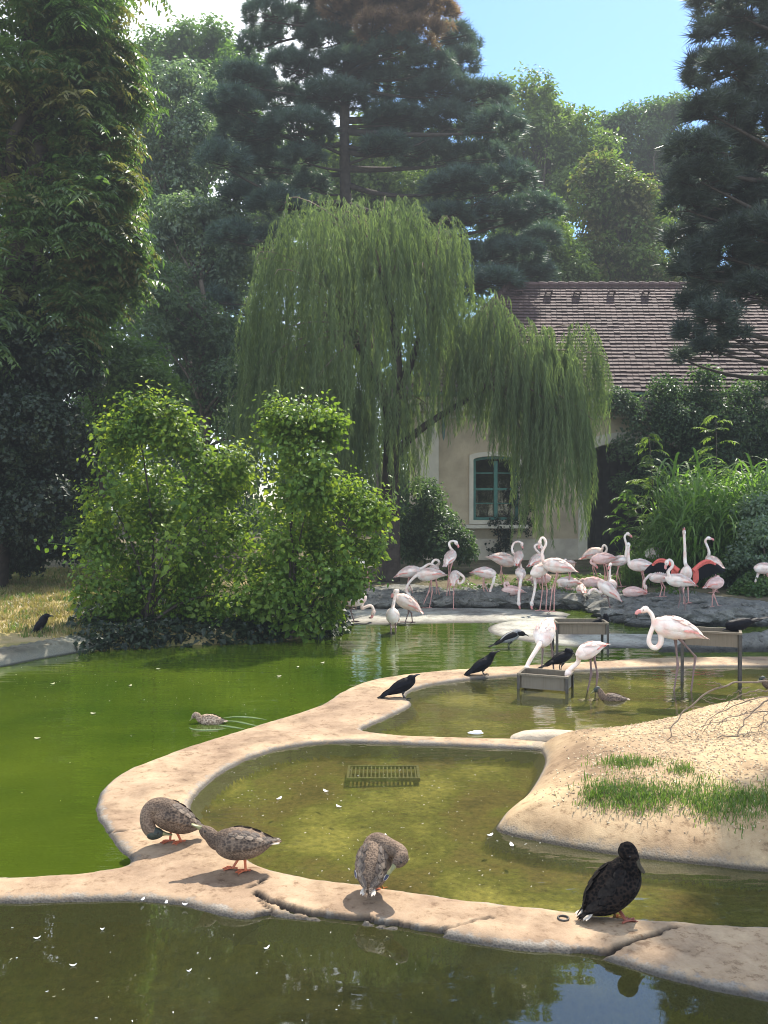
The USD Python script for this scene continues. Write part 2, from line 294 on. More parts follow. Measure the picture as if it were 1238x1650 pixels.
# concrete: tan skim coat, a band of grey pebbly cement along the water, cracks painted near-black for the shade in them
def concrete(name, tan1, tan2, grey, lo, hi, pebble=0.6):
    return mat(name, {
        'g': ('geometry', {}), 'e': ('attribute', {'attribute': 'edge'}), 'c': ('attribute', {'attribute': 'crack'}),
        'sep': ('separate_xyz', {}),
        'n1': ('noise_texture', {'scale': 2.3, 'detail': 6.0, 'roughness': 0.65}), 'n2': ('noise_texture', {'scale': 14.0, 'detail': 5.0, 'roughness': 0.7}),
        'n3': ('noise_texture', {'scale': 90.0, 'detail': 3.0, 'roughness': 0.6}), 'vo': ('voronoi_texture', {'scale': 75.0}),
        'r1': ('rgb_ramp', {'ramp': [(0.36, tuple(np.array(tan1) * 0.80)), (0.48, tuple((np.array(tan1) + tan2) / 2)), (0.62, tuple(np.array(tan2) * 1.06))]}),
        'st': ('rgb_ramp', {'ramp': [(0.34, (0.45, 0.38, 0.33)), (0.44, (0.88, 0.85, 0.82)), (0.6, (1, 1, 1)), (0.72, (1.14, 1.13, 1.1))]}),
        'sm': ('mapping', {'scale': (9.0, 30.0, 9.0), 'rotation': (0, 0, 0.35)}), 'sn': ('noise_texture', {'scale': 1.0, 'detail': 4.0, 'roughness': 0.7, 'distortion': 0.8}), 'sr': ('rgb_ramp', {'ramp': [(0.0, (0.45, 0.33, 0.26)), (0.30, (0.5, 0.38, 0.3)), (0.36, (1, 1, 1)), (0.70, (1, 1, 1)), (0.76, (1.35, 1.4, 1.45))]}), 'sx': ('mix', {'mix_type': 'multiply', 'fac': 0.8}),
        'dv': ('voronoi_texture', {'scale': 4.5, 'detail': 2.0, 'roughness': 0.8}), 'dr': ('rgb_ramp', {'ramp': [(0.0, (1, 1, 1)), (0.075, (1, 1, 1)), (0.10, (0, 0, 0))]}), 'dx': ('mix', {'color2': (0.55, 0.53, 0.48)}), 'dm': ('math', {'math_type': 'multiply', 'value2': 0.7}),
        'bn': ('noise_texture', {'scale': 0.9, 'detail': 3.0}), 'br': ('rgb_ramp', {'ramp': [(0.38, (0.74, 0.70, 0.70)), (0.52, (0.98, 0.97, 0.96)), (0.62, (1.10, 1.10, 1.06))]}), 'bx': ('mix', {'mix_type': 'multiply', 'fac': 1.0}),
        'mu': ('mix', {'mix_type': 'multiply', 'fac': 0.85}),
        'gr': ('rgb_ramp', {'ramp': [(0.0, tuple(np.array(grey) * 0.75)), (0.35, grey), (0.8, tuple(np.minimum(np.array(grey) * 1.25, 0.8)))]}),
        'ed': ('math', {'math_type': 'multiply_add', 'value2': 0.20, 'value3': -0.10}), 'ed2': ('math', {'math_type': 'add'}),
        'mr': ('map_range', {'range_type': 'smoothstep', 'from_min': lo, 'from_max': hi, 'to_min': 0.0, 'to_max': 1.0, 'clamp': True}),
        'mx': ('mix', {}),
        'wet_shade': ('map_range', {'range_type': 'smoothstep', 'from_min': 0.008, 'from_max': 0.034, 'to_min': 0.28, 'to_max': 1.0, 'clamp': True}),
        'wm': ('mix', {'mix_type': 'multiply', 'fac': 1.0}), 'cb': ('combine_xyz', {}),
        'cd': ('mix', {'color2': (0.015, 0.012, 0.010)}), 'cpow': ('math', {'math_type': 'power', 'value2': 0.6}),
        'b': ('bump', {'strength': 0.5, 'distance': 0.006}), 'hb': ('mix', {'mix_type': 'mix'}), 'inv': ('math', {'math_type': 'multiply_add', 'value2': -0.75, 'value3': 0.8}),
        'p': ('principled_bsdf', {'roughness': 0.85, 'specular_ior_level': 0.3})},
        [('g.position', 'n1.vector'), ('g.position', 'n2.vector'), ('g.position', 'n3.vector'), ('g.position', 'vo.vector'), ('g.position', 'sep.vector'),
         ('n1.fac', 'r1.fac'), ('n2.fac', 'st.fac'), ('r1.color', 'mu.color1'), ('st.color', 'mu.color2'), ('vo.distance', 'gr.fac'),
         ('n2.fac', 'ed.value1'), ('ed.value', 'ed2.value1'), ('e.fac', 'ed2.value2'), ('ed2.value', 'mr.value'), ('mr.result', 'mx.fac'),
         ('gr.color', 'mx.color1'), ('g.position', 'sm.vector'), ('sm.vector', 'sn.vector'), ('sn.fac', 'sr.fac'), ('mu.color', 'sx.color1'), ('sr.color', 'sx.color2'), ('g.position', 'bn.vector'), ('bn.fac', 'br.fac'), ('sx.color', 'bx.color1'), ('br.color', 'bx.color2'), ('g.position', 'dv.vector'), ('dv.distance', 'dr.fac'), ('dr.color', 'dm.value1'), ('dm.value', 'dx.fac'), ('bx.color', 'dx.color1'), ('dx.color', 'mx.color2'), ('sep.z', 'wet_shade.value'), ('wet_shade.result', 'cb.x'), ('wet_shade.result', 'cb.y'), ('wet_shade.result', 'cb.z'),
         ('mx.color', 'wm.color1'), ('cb.vector', 'wm.color2'), ('wm.color', 'cd.color1'), ('c.fac', 'cpow.value1'), ('cpow.value', 'cd.fac'), ('cd.color', 'p.base_color'),
         ('n3.fac', 'hb.color1'), ('vo.distance', 'hb.color2'), ('mr.result', 'inv.value1'), ('inv.value', 'hb.fac'), ('hb.color', 'b.height'), ('b.normal', 'p.normal')])
M_rim = concrete('tan_concrete', (0.31, 0.217, 0.135), (0.39, 0.290, 0.185), (0.235, 0.205, 0.165), 0.01, 0.06)
M_bank = concrete('bank_concrete', (0.31, 0.215, 0.12), (0.39, 0.285, 0.165), (0.235, 0.19, 0.135), 0.0, 0.07)
M_shelf = concrete('pale_cement', (0.27, 0.27, 0.235), (0.36, 0.355, 0.31), (0.25, 0.25, 0.22), -0.3, -0.2)
E1 = {'edge': S_rim, 'crack': crack}; zero = np.zeros_like(GX)
ground_piece('concrete_strip', 1, M_rim, attr=E1)
ground_piece('sandy_bank', 2, M_bank, attr={'edge': S_bank, 'crack': zero})
ground_piece('cement_shelf', 3, M_shelf, attr={'edge': np.maximum(S_shelf, S_strip), 'crack': zero})
M_rock = mat('craggy_rock', {
    'g': ('geometry', {}), 'n': ('noise_texture', {'scale': 3.0, 'detail': 8.0, 'roughness': 0.75}), 'v': ('noise_texture', {'scale': 13.0, 'detail': 6.0, 'roughness': 0.7}),
    'r': ('rgb_ramp', {'ramp': [(0.3, (0.08, 0.078, 0.068)), (0.46, (0.19, 0.185, 0.16)), (0.60, (0.29, 0.28, 0.245)), (0.75, (0.40, 0.385, 0.34))]}),
    'cr': ('rgb_ramp', {'ramp': [(0.32, (0.25, 0.24, 0.2)), (0.44, (0.9, 0.9, 0.9)), (1, (1.05, 1.05, 1.05))]}), 'mm': ('mix', {'mix_type': 'multiply', 'fac': 0.9}),
    'sep': ('separate_xyz', {}), 'wet_shade': ('map_range', {'range_type': 'smoothstep', 'from_min': 0.03, 'from_max': 0.13, 'to_min': 0.28, 'to_max': 1.0, 'clamp': True}), 'cb': ('combine_xyz', {}), 'wm': ('mix', {'mix_type': 'multiply', 'fac': 1.0}),  # low band darkened: damp plus painted-in shade of the ledge front
    'b': ('bump', {'strength': 1.0, 'distance': 0.09}), 'p': ('principled_bsdf', {'roughness': 0.9, 'specular_ior_level': 0.2})},
    [('g.position', 'n.vector'), ('g.position', 'v.vector'), ('n.fac', 'r.fac'), ('v.fac', 'cr.fac'), ('r.color', 'mm.color1'), ('cr.color', 'mm.color2'), ('g.position', 'sep.vector'), ('sep.z', 'wet_shade.value'), ('wet_shade.result', 'cb.x'), ('wet_shade.result', 'cb.y'), ('wet_shade.result', 'cb.z'),
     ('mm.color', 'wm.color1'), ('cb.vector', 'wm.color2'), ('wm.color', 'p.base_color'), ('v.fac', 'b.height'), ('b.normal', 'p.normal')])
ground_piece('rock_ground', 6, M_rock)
def soil(name, ramp, scale, bs=30.0):
    return mat(name, {'g': ('geometry', {}), 'n': ('noise_texture', {'scale': scale, 'detail': 7.0, 'roughness': 0.7}), 'n2': ('noise_texture', {'scale': bs, 'detail': 4.0}),
                      'r': ('rgb_ramp', {'ramp': ramp}), 'b': ('bump', {'strength': 0.9, 'distance': 0.04}), 'p': ('principled_bsdf', {'roughness': 0.95, 'specular_ior_level': 0.15})},
               [('g.position', 'n.vector'), ('g.position', 'n2.vector'), ('n.fac', 'r.fac'), ('r.color', 'p.base_color'), ('n2.fac', 'b.height'), ('b.normal', 'p.normal')])
M_lawn = soil('dry_lawn', [(0.3, (0.15, 0.15, 0.045)), (0.45, (0.30, 0.25, 0.10)), (0.55, (0.38, 0.29, 0.14)), (0.7, (0.43, 0.33, 0.18))], 1.6)
M_soil = soil('bare_soil', [(0.3, (0.05, 0.055, 0.02)), (0.5, (0.12, 0.10, 0.06)), (0.7, (0.20, 0.17, 0.10))], 1.1)
M_bed = mat('pond_bed', {
    'g': ('geometry', {}), 'n': ('noise_texture', {'scale': 1.1, 'detail': 5.0, 'roughness': 0.6}), 'v': ('noise_texture', {'scale': 22.0, 'detail': 6.0, 'roughness': 0.75}),
    'r': ('rgb_ramp', {'ramp': [(0.32, (0.045, 0.030, 0.014)), (0.43, (0.115, 0.085, 0.032)), (0.53, (0.11, 0.110, 0.024)), (0.66, (0.25, 0.23, 0.07))]}),
    'r2': ('rgb_ramp', {'ramp': [(0.28, (0.22, 0.2, 0.2)), (0.45, (0.8, 0.8, 0.8)), (0.62, (1.2, 1.2, 1.15)), (0.72, (2.4, 2.4, 2.2))]}),
    'm': ('mix', {'mix_type': 'multiply', 'fac': 1.0}), 'p': ('principled_bsdf', {'roughness': 0.9, 'specular_ior_level': 0.1})},
    [('g.position', 'n.vector'), ('g.position', 'v.vector'), ('n.fac', 'r.fac'), ('v.fac', 'r2.fac'), ('r.color', 'm.color1'), ('r2.color', 'm.color2'), ('m.color', 'p.base_color')])
ground_piece('pond_kerb', 7, concrete('mossy_concrete', (0.17, 0.165, 0.12), (0.27, 0.255, 0.19), (0.16, 0.155, 0.12), 0.0, 0.15), attr={'edge': S_far, 'crack': zero})
ground_piece('lawn', 4, M_lawn); ground_piece('ground', 5, M_soil); ground_piece('pond_bed', 0, M_bed)

# water
def water_mat(name, diffuse=None, tint=(0.8, 0.82, 0.6), bumps=((3.0, 0.02), (11.0, 0.01)), stretch=(0.5, 1.6, 1), haze=0.0, ior=1.33):
    nodes = {'g': ('geometry', {}), 'mp': ('mapping', {'scale': stretch}), 'n': ('noise_texture', {'scale': bumps[0][0], 'detail': 2.0}), 'n2': ('noise_texture', {'scale': bumps[1][0], 'detail': 2.0}),
             'b': ('bump', {'strength': 1.0, 'distance': bumps[0][1]}), 'b2': ('bump', {'strength': 1.0, 'distance': bumps[1][1]}),
             'gl': ('glossy_bsdf', {'color': (1, 1, 1), 'roughness': 0.015}), 'f': ('fresnel', {'IOR': ior}), 'mix': ('mix_closure', {})}
    links = [('g.position', 'mp.vector'), ('mp.vector', 'n.vector'), ('mp.vector', 'n2.vector'), ('n.fac', 'b.height'), ('n2.fac', 'b2.height'), ('b.normal', 'b2.normal'), ('b2.normal', 'gl.normal'), ('f.fac', 'mix.fac'), ('gl.BSDF', 'mix.closure2')]
    if diffuse:
        nodes |= {'nd': ('noise_texture', {'scale': 0.5, 'detail': 3.0}), 'rd': ('rgb_ramp', {'ramp': [(0.3, diffuse[0]), (0.7, diffuse[1])]}), 'd': ('diffuse_bsdf', {})}
        links += [('g.position', 'nd.vector'), ('nd.fac', 'rd.fac'), ('rd.color', 'd.color'), ('d.BSDF', 'mix.closure1')]
    else:
        nodes |= {'t': ('transparent_bsdf', {'color': tint})}
        links += [('t.BSDF', 'mix.closure1')]
        if haze:
            nodes |= {'d': ('diffuse_bsdf', {'color': (0.16, 0.16, 0.05)}), 'm2': ('mix_closure', {'fac': haze})}
            links = links[:-1] + [('t.BSDF', 'm2.closure1'), ('d.BSDF', 'm2.closure2'), ('m2.closure', 'mix.closure1')]
    return mat(name, nodes, links, 'mix.closure')
M_green = water_mat('green_water', diffuse=((0.017, 0.033, 0.002), (0.050, 0.070, 0.005)), bumps=((2.2, 0.014), (9.0, 0.003)), stretch=(0.35, 1.5, 1), ior=1.45)
M_clear = water_mat('shallow_water', tint=(0.78, 0.77, 0.64), bumps=((2.5, 0.009), (10.0, 0.0022)), stretch=(0.5, 1.4, 1), haze=0.09, ior=1.45)
M_near = water_mat('still_water', tint=(0.72, 0.72, 0.43), bumps=((1.2, 0.004), (5.0, 0.0006)), stretch=(0.8, 1.3, 1), haze=0.08, ior=1.75)
def sheet(name, poly, m, z):
    v, f = trimesh.creation.triangulate_polygon(poly, engine='earcut')
    mm = trimesh.Trimesh(np.column_stack([v, np.full(len(v), z)]), f, process=False)
    if mm.face_normals[0][2] < 0: mm.invert()
    single(name, mm, m, kind='structure')
mid_line = [(-500, 1446), (0, 1438), (200, 1425), (270, 1400), (240, 1330), (235, 1290), (260, 1262), (330, 1232), (420, 1195), (520, 1166), (570, 1145), (605, 1118), (660, 1100), (760, 1088), (860, 1080), (960, 1074), (1060, 1069), (1238, 1067), (1600, 1069)]
ml = [tuple(at(*p)[:2]) for p in mid_line]
clear_area = shapely.Polygon(ml + [(16, ml[-1][1]), (16, 4.0)] + [tuple(at(*p)[:2]) for p in [(1700, 1600), (1100, 1540), (800, 1500), (600, 1470), (420, 1455), (250, 1435), (0, 1438)]]).buffer(0)
all_area = shapely.box(-18, 1.2, 18, 21)
low = shapely.Polygon([(-18, 1.2), (18, 1.2), (18, 3.6)] + [tuple(at(*p)[:2]) for p in [(1700, 1610), (1238, 1560), (1000, 1530), (800, 1497), (600, 1470), (420, 1455), (250, 1437), (0, 1438), (-500, 1446)]] + [(-18, 4.9)]).buffer(0)
clear_area = clear_area.difference(low.buffer(0.001))
sheet('pool_water', max(getattr(clear_area, 'geoms', [clear_area]), key=lambda g: g.area), M_clear, 0.0)
sheet('near_pool_water', low, M_near, 0.0)
gr_ = all_area.difference(shapely.union_all([clear_area, low]))
sheet('green_pond_water', max(getattr(gr_, 'geoms', [gr_]), key=lambda g: g.area), M_green, 0.0)
# ------------------------------------------------------------------ foliage helpers
def leaf_geo(base, d, nrm, L, w, fold=0.25):
    """many pointed leaves folded along the midrib: base (n,3), d direction, nrm rough normal"""
    base, d, nrm = (np.asarray(a, float) for a in (base, d, nrm)); n = len(base)
    d = d / np.linalg.norm(d, axis=1, keepdims=True)
    s = np.cross(d, nrm); s /= np.maximum(np.linalg.norm(s, axis=1, keepdims=True), 1e-9); u = np.cross(s, d)
    L = np.broadcast_to(np.asarray(L, float), (n,))[:, None]; w = np.broadcast_to(np.asarray(w, float), (n,))[:, None]
    mid = base + d * L * 0.42
    v = np.stack([base, mid + s * w / 2 + u * fold * w / 2, base + d * L - u * 0.12 * L, mid - s * w / 2 + u * fold * w / 2], 1).reshape(-1, 3)
    k = np.arange(n)[:, None] * 4
    return v, np.concatenate([k + [0, 1, 2], k + [0, 2, 3]])
def leaf_cluster(rng, n, R, L, w, droop=0.3, flat=0.6, upn=1.0):
    c = rng.normal(size=(n, 3)); c /= np.linalg.norm(c, axis=1, keepdims=True); c *= R * rng.uniform(0.25, 1, (n, 1)) ** 0.6
    out = c / R + rng.normal(0, 0.45, (n, 3)); out[:, 2] = out[:, 2] * 0.5 - droop; c[:, 2] *= flat
    nr = rng.normal(0, 0.45, (n, 3)) + [0, 0, upn]
    return leaf_geo(c, out, nr, L * rng.uniform(0.7, 1.25, n), w * rng.uniform(0.8, 1.2, n))
def compound_cluster(rng, R, nst, nl, L, w, droop=0.5):
    """sprays of compound leaves: leaflets in pairs along drooping stalks"""
    B, D, N = [], [], []
    for k in range(nst):
        a = rng.uniform(0, 2 * np.pi); o = np.array([np.cos(a), np.sin(a), rng.uniform(-0.2, 0.6)]); p = rng.normal(0, 0.12 * R, 3)
        for i in range(nl):
            t = (i + 1) / nl; q = p + o * R * t - np.array([0, 0, droop * R * t * t])
            tang = o - np.array([0, 0, 2 * droop * t]); side = np.cross(tang, [0, 0, 1.0]); side /= np.linalg.norm(side) + 1e-9
            for sgn in (-1, 1):
                B.append(q); D.append(side * sgn + 0.5 * unit(tang) - np.array([0, 0, 0.35]) + rng.normal(0, .12, 3)); N.append(np.array([0, 0, 1.0]) + rng.normal(0, 0.25, 3))
    n = len(B); return leaf_geo(B, D, N, L * rng.uniform(0.75, 1.2, n), w * rng.uniform(.8, 1.2, n))
def needle_tuft(rng, n, L, w):
    """a pine shoot: a brush of needles pointing outwards and up"""
    V, F_ = [], []
    for i in range(n):
        t = rng.uniform(0, 1); a = rng.uniform(0, 2 * np.pi); p = np.array([0, 0, -0.4 * L + t * 0.75 * L])
        el = rng.uniform(0.1, 0.95); d = np.array([np.cos(a) * np.cos(el), np.sin(a) * np.cos(el), np.sin(el)]); s = np.cross(d, rng.normal(size=3)); s /= np.linalg.norm(s)
        l = L * rng.uniform(0.6, 1.0); k = len(V)
        V += [p - s * w, p + s * w, p + d * l]; F_.append([k, k + 1, k + 2])
    return np.array(V), np.array(F_)
def quats(R):
    """rotation matrices (n,3,3) to quaternions"""
    from scipy.spatial.transform import Rotation
    q = Rotation.from_matrix(R).as_quat(); return q[:, [3, 0, 1, 2]]
def frames(z, rng, lean=1.0, spin=True):
    """frames whose z axis leans towards z, spun at random"""
    z = np.asarray(z, float); n = len(z); z = z * lean + np.array([0, 0, 1.0]) * (1 - lean); z /= np.maximum(np.linalg.norm(z, axis=1, keepdims=True), 1e-9)
    r = rng.normal(size=(n, 3)) if spin else np.tile([1.0, 0, 0], (n, 1)); x = r - z * (r * z).sum(1, keepdims=True); x /= np.linalg.norm(x, axis=1, keepdims=True)
    return np.stack([x, np.cross(z, x), z], -1)
def scatter(parent, name, protos, material, pos, R, scale, rng, kind='stuff', label=None, pick=None):
    """a PointInstancer under parent"""
    p = npath(parent, name); pi = UsdGeom.PointInstancer.Define(stage, p)
    off = _loc.get(parent, np.zeros(3)); mats = material if isinstance(material, (list, tuple)) else [material]
    tg, k = [], 0
    for m in mats:
        for g in protos:
            mm = usdkit.mesh(stage, f'{p}/leaf_spray_{k:03d}', g, m); tg.append(mm.GetPath()); k += 1
    pi.CreatePrototypesRel().SetTargets(tg)
    n = len(pos)
    idx = rng.integers(0, len(tg), n) if pick is None else pick
    pi.CreateProtoIndicesAttr(Vt.IntArray.FromNumpy(np.asarray(idx, np.int32)))
    pi.CreatePositionsAttr(Vt.Vec3fArray.FromNumpy((np.asarray(pos) - off).astype(np.float32)))
    q = quats(R); pi.CreateOrientationsAttr(Vt.QuathArray([Gf.Quath(float(a), float(b), float(c), float(d)) for a, b, c, d in q]))
    s = np.asarray(scale, float); s = np.repeat(s[:, None], 3, 1) if s.ndim == 1 else s
    pi.CreateScalesAttr(Vt.Vec3fArray.FromNumpy(s.astype(np.float32)))
    tag(pi.GetPrim(), label, kind=kind)
    return p
def lobes_world(lobes, Y, rng, depth=0.6, back=True):
    """crown lobes read off the photograph (x, y, radius in pixels), set out in depth; a second layer gives the far side"""
    C, r = [], []
    for l in lobes:
        rad = l[2] * Y / FPX; dy = l[3] if len(l) > 3 else rng.uniform(-depth, depth) * rad
        C.append(at_d(l[0], l[1], Y + dy)); r.append(rad)
        if back: C.append(at_d(l[0], l[1], Y + dy) + [rng.normal(0, .3) * rad, rad * 1.3, rng.normal(0, .2) * rad]); r.append(rad * 0.95)
    return np.array(C), np.array(r)
def on_lobes(C, r, cr, rng, dens=1.0, sub=9, subr=0.5, lowcut=0.25):
    """cluster positions and outward normals on the knobbly surface of the lobes"""
    P, N = [], []
    for c, R in zip(C, r):
        k = max(4, int(sub)); d = rng.normal(size=(k, 3)); d /= np.linalg.norm(d, axis=1, keepdims=True); d[:, 2] = np.where(d[:, 2] < -0.5, -d[:, 2] * .5, d[:, 2])
        sc = c + d * R * rng.uniform(0.45, 0.85, (k, 1)); sr = R * subr * rng.uniform(0.6, 1.15, k)
        for q, s in zip(sc, sr):
            n = max(3, int(dens * 5.5 * (s / cr) ** 2)); u = rng.normal(size=(n, 3)); u /= np.linalg.norm(u, axis=1, keepdims=True)
            u = u[(u[:, 2] > -0.6) | (rng.uniform(size=n) < lowcut)]
            P.append(q + u * s * rng.uniform(0.65, 1.08, (len(u), 1))); N.append(u)
    return np.vstack(P), np.vstack(N)
M_bark = plain('grey_brown_bark', (0.085, 0.068, 0.052), 0.9, var=0.45, scale=5, bump=1.0, bscale=14, spec=0.15)
M_barkd = plain('dark_bark', (0.045, 0.036, 0.030), 0.9, var=0.4, scale=5, bump=1.0, bscale=16, spec=0.15)
M_twig = plain('dry_twig', (0.17, 0.13, 0.095), 0.85, var=0.3, scale=20, bump=.4, spec=0.2)
def skeleton(base, top, r0, ends, rng, r1=0.3, hub=(0.35, 0.85), lr=0.32, seg=7):
    """tapered trunk with a gentle bend and a limb to each end point"""
    base, top = np.asarray(base, float), np.asarray(top, float)
    k = np.linspace(0, 1, 7)[:, None]; mid = base + (top - base) * k; mid[1:-1, :2] += rng.normal(0, 0.12 * r0 * 3, (5, 2))
    pts = spline(mid, 22); rad = r0 * (1 - (1 - r1) * np.linspace(0, 1, 22)) * (1 + 0.45 * np.exp(-np.linspace(0, 1, 22) * 22))
    ms = [sweep(pts, rad, 10)]
    for e in ends:
        h = np.clip((e[2] - base[2]) / (top[2] - base[2]) - rng.uniform(.1, .3), *hub); s = base + (top - base) * h; d = np.linalg.norm(e - s)
        m1 = s + (e - s) * .35 + [0, 0, .12 * d] + rng.normal(0, .05 * d, 3); m2 = s + (e - s) * .7 + [0, 0, .10 * d] + rng.normal(0, .05 * d, 3)
        ms.append(sweep(spline([s, m1, m2, e], 9), np.linspace(r0 * lr, r0 * .06, 9), 5))
    return cat_(ms)
def broad_tree(name, label, Y, trunk_px, lobes, leafm, protos, cr, rng, dens=1.0, r0=0.3, top_px=None, group=None, cat='tree', lean=0.5, base_z=None, bark=None, back=True, depth=0.8, sub=9, subr=.5, extra=None, scale=(0.8, 1.25)):
    C, r = lobes_world(lobes, Y, rng, depth, back)
    b = at_d(trunk_px, 900, Y); b[2] = gz(b[0], b[1]) - 0.1 if base_z is None else base_z
    t = np.array([C[:, 0].mean(), C[:, 1].mean(), C[:, 2].max() - 0.3 * r.mean()]) if top_px is None else at_d(*top_px, Y)
    th = thing(name, label, cat, b, group)
    ends = C if len(C) < 26 else C[rng.choice(len(C), 26, False)]
    part(th, 'trunk', skeleton(b, t, r0, ends, rng), bark or M_bark, True)
    P, N = on_lobes(C, r, cr, rng, dens * .8, sub, subr)
    scatter(th, 'crown', protos, leafm, P, frames(N, rng, lean), rng.uniform(*scale, len(P)), rng)
    if extra: extra(th, C, r)
    return th, C, r

# ------------------------------------------------------------------ house
HY = 27.0
def hx(px): return (px - CX) / FPX * HY
def hz(py): return at_d(CX, py, HY)[2]
M_wall = plain('cream_plaster', (0.38, 0.315, 0.215), 0.9, var=0.22, scale=1.2, bump=0.25, bscale=25, spec=0.2)
M_trimw = plain('white_plaster_trim', (0.50, 0.46, 0.37), 0.85, var=0.10, scale=3, bump=0.2, spec=0.2)
M_plinth = plain('grey_plinth', (0.42, 0.37, 0.29), 0.9, var=0.2, scale=2, bump=.4)
M_gpaint = plain('green_paint', (0.03, 0.125, 0.10), 0.5, var=0.2, scale=8)
M_gutter = plain('verdigris_gutter', (0.10, 0.17, 0.145), 0.6, metal=0.0, var=0.25, scale=3)
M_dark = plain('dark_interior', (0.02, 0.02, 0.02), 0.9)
M_door = plain('old_dark_boards', (0.035, 0.032, 0.028), 0.8, var=.3, scale=6)
M_glass = mat('window_glass', {'t': ('transparent_bsdf', {'color': (0.85, 0.9, 0.88)}), 'gl': ('glossy_bsdf', {'color': (1, 1, 1), 'roughness': 0.03}), 'f': ('fresnel', {'IOR': 1.5}), 'm': ('mix_closure', {})},
              [('f.fac', 'm.fac'), ('t.BSDF', 'm.closure1'), ('gl.BSDF', 'm.closure2')], 'm.closure')
M_tile = mat('clay_roof_tile', {
    'g': ('geometry', {}), 'n': ('noise_texture', {'scale': 0.9, 'detail': 6.0, 'roughness': 0.65}), 'n2': ('noise_texture', {'scale': 25.0, 'detail': 3.0}),
    'a': ('math', {'math_type': 'multiply_add', 'value2': 0.55}), 'h': ('math', {'math_type': 'multiply', 'value2': 0.5}),
    'r': ('rgb_ramp', {'ramp': [(0.2, (0.060, 0.034, 0.031)), (0.42, (0.108, 0.062, 0.055)), (0.6, (0.15, 0.092, 0.081)), (0.8, (0.20, 0.145, 0.13))]}),
    'b': ('bump', {'strength': 0.4, 'distance': 0.01}), 'p': ('principled_bsdf', {'roughness': 0.8, 'specular_ior_level': 0.3})},
    [('g.random_per_island', 'a.value1'), ('g.position', 'n.vector'), ('n.fac', 'h.value1'), ('h.value', 'a.value3'), ('a.value', 'r.fac'), ('r.color', 'p.base_color'), ('g.position', 'n2.vector'), ('n2.fac', 'b.height'), ('b.normal', 'p.normal')])
X0, X1 = hx(676), 16.2
ZB, ZE = 0.3, hz(640)
rngh = np.random.default_rng(5)
house = thing('plaster_house', 'cream plaster house with brown tiled hip roof behind the willow', 'house', (X0, HY, ZB))
wx0, wx1, wz0, wz1 = hx(763), hx(836), hz(838), hz(738)
dx0, dx1, dz1 = hx(946), hx(1105), hz(724)
def xz(x0, z0, x1, z1): return shapely.box(x0, z0, x1, z1)
def slab(poly, y0, y1):
    """a plate in the x-z plane between y0 and y1"""
    m = trimesh.creation.extrude_polygon(poly, y1 - y0, engine='earcut'); v = np.array(m.vertices)
    m.vertices = np.column_stack([v[:, 0], y1 - v[:, 2], v[:, 1]])
    if m.volume < 0: m.invert()
    return m
def arch(x0, x1, z0, zt, rise):
    a = np.linspace(0, np.pi, 17); xm, hw = (x0 + x1) / 2, (x1 - x0) / 2
    return shapely.Polygon([(x0, z0), (x1, z0)] + [(xm + hw * math.cos(t), zt - rise + rise * math.sin(t)) for t in a])
door = arch(dx0, dx1, ZB, dz1 + .25, .45); win = arch(wx0, wx1, wz0, wz1 + .06, .12)
wallp = xz(X0, ZB, X1, ZE).difference(door).difference(win)
part(house, 'front_wall', slab(wallp, HY, HY + 0.4), M_wall)
part(house, 'side_wall', box((X0 + .2, HY + 5.2, (ZB + ZE) / 2), (.4, 9.6, ZE - ZB)), M_wall)
part(house, 'side_wall', box((X1 - .2, HY + 5.2, (ZB + ZE) / 2), (.4, 9.6, ZE - ZB)), M_wall)
part(house, 'rear_wall', box(((X0 + X1) / 2, HY + 10.2, (ZB + ZE) / 2), (X1 - X0, .4, ZE - ZB)), M_wall)
part(house, 'plinth', cat_([box(((X0 + dx0) / 2, HY - .035, (ZB + hz(868)) / 2), (dx0 - X0, .07, hz(868) - ZB), chamfer=.01), box(((dx1 + X1) / 2, HY - .035, (ZB + hz(868)) / 2), (X1 - dx1, .07, hz(868) - ZB), chamfer=.01)]), M_plinth)
part(house, 'corner_pilaster', box((X0 + .3, HY - .03, (hz(868) + ZE - .5) / 2), (.6, .06, ZE - .5 - hz(868)), chamfer=.01), M_trimw)
part(house, 'door_surround', slab(arch(dx0 - .28, dx1 + .28, ZB, dz1 + .55, .55).difference(arch(dx0 - .003, dx1 + .003, ZB - 1, dz1 + .253, .453)), HY - .09, HY - .003), M_trimw)
part(house, 'door_keystone', box(((dx0 + dx1) / 2, HY - .12, dz1 + .44), (.34, .18, .46), chamfer=.02), M_trimw)
for k, (zz, dp) in enumerate(((ZE - .12, .34), (ZE - .34, .22), (ZE - .62, .10))):
    part(house, 'cornice_moulding', box(((X0 + X1) / 2, HY - dp / 2, zz), (X1 - X0 + 2 * dp, dp, .20 if k < 2 else .07), chamfer=.02), M_trimw)
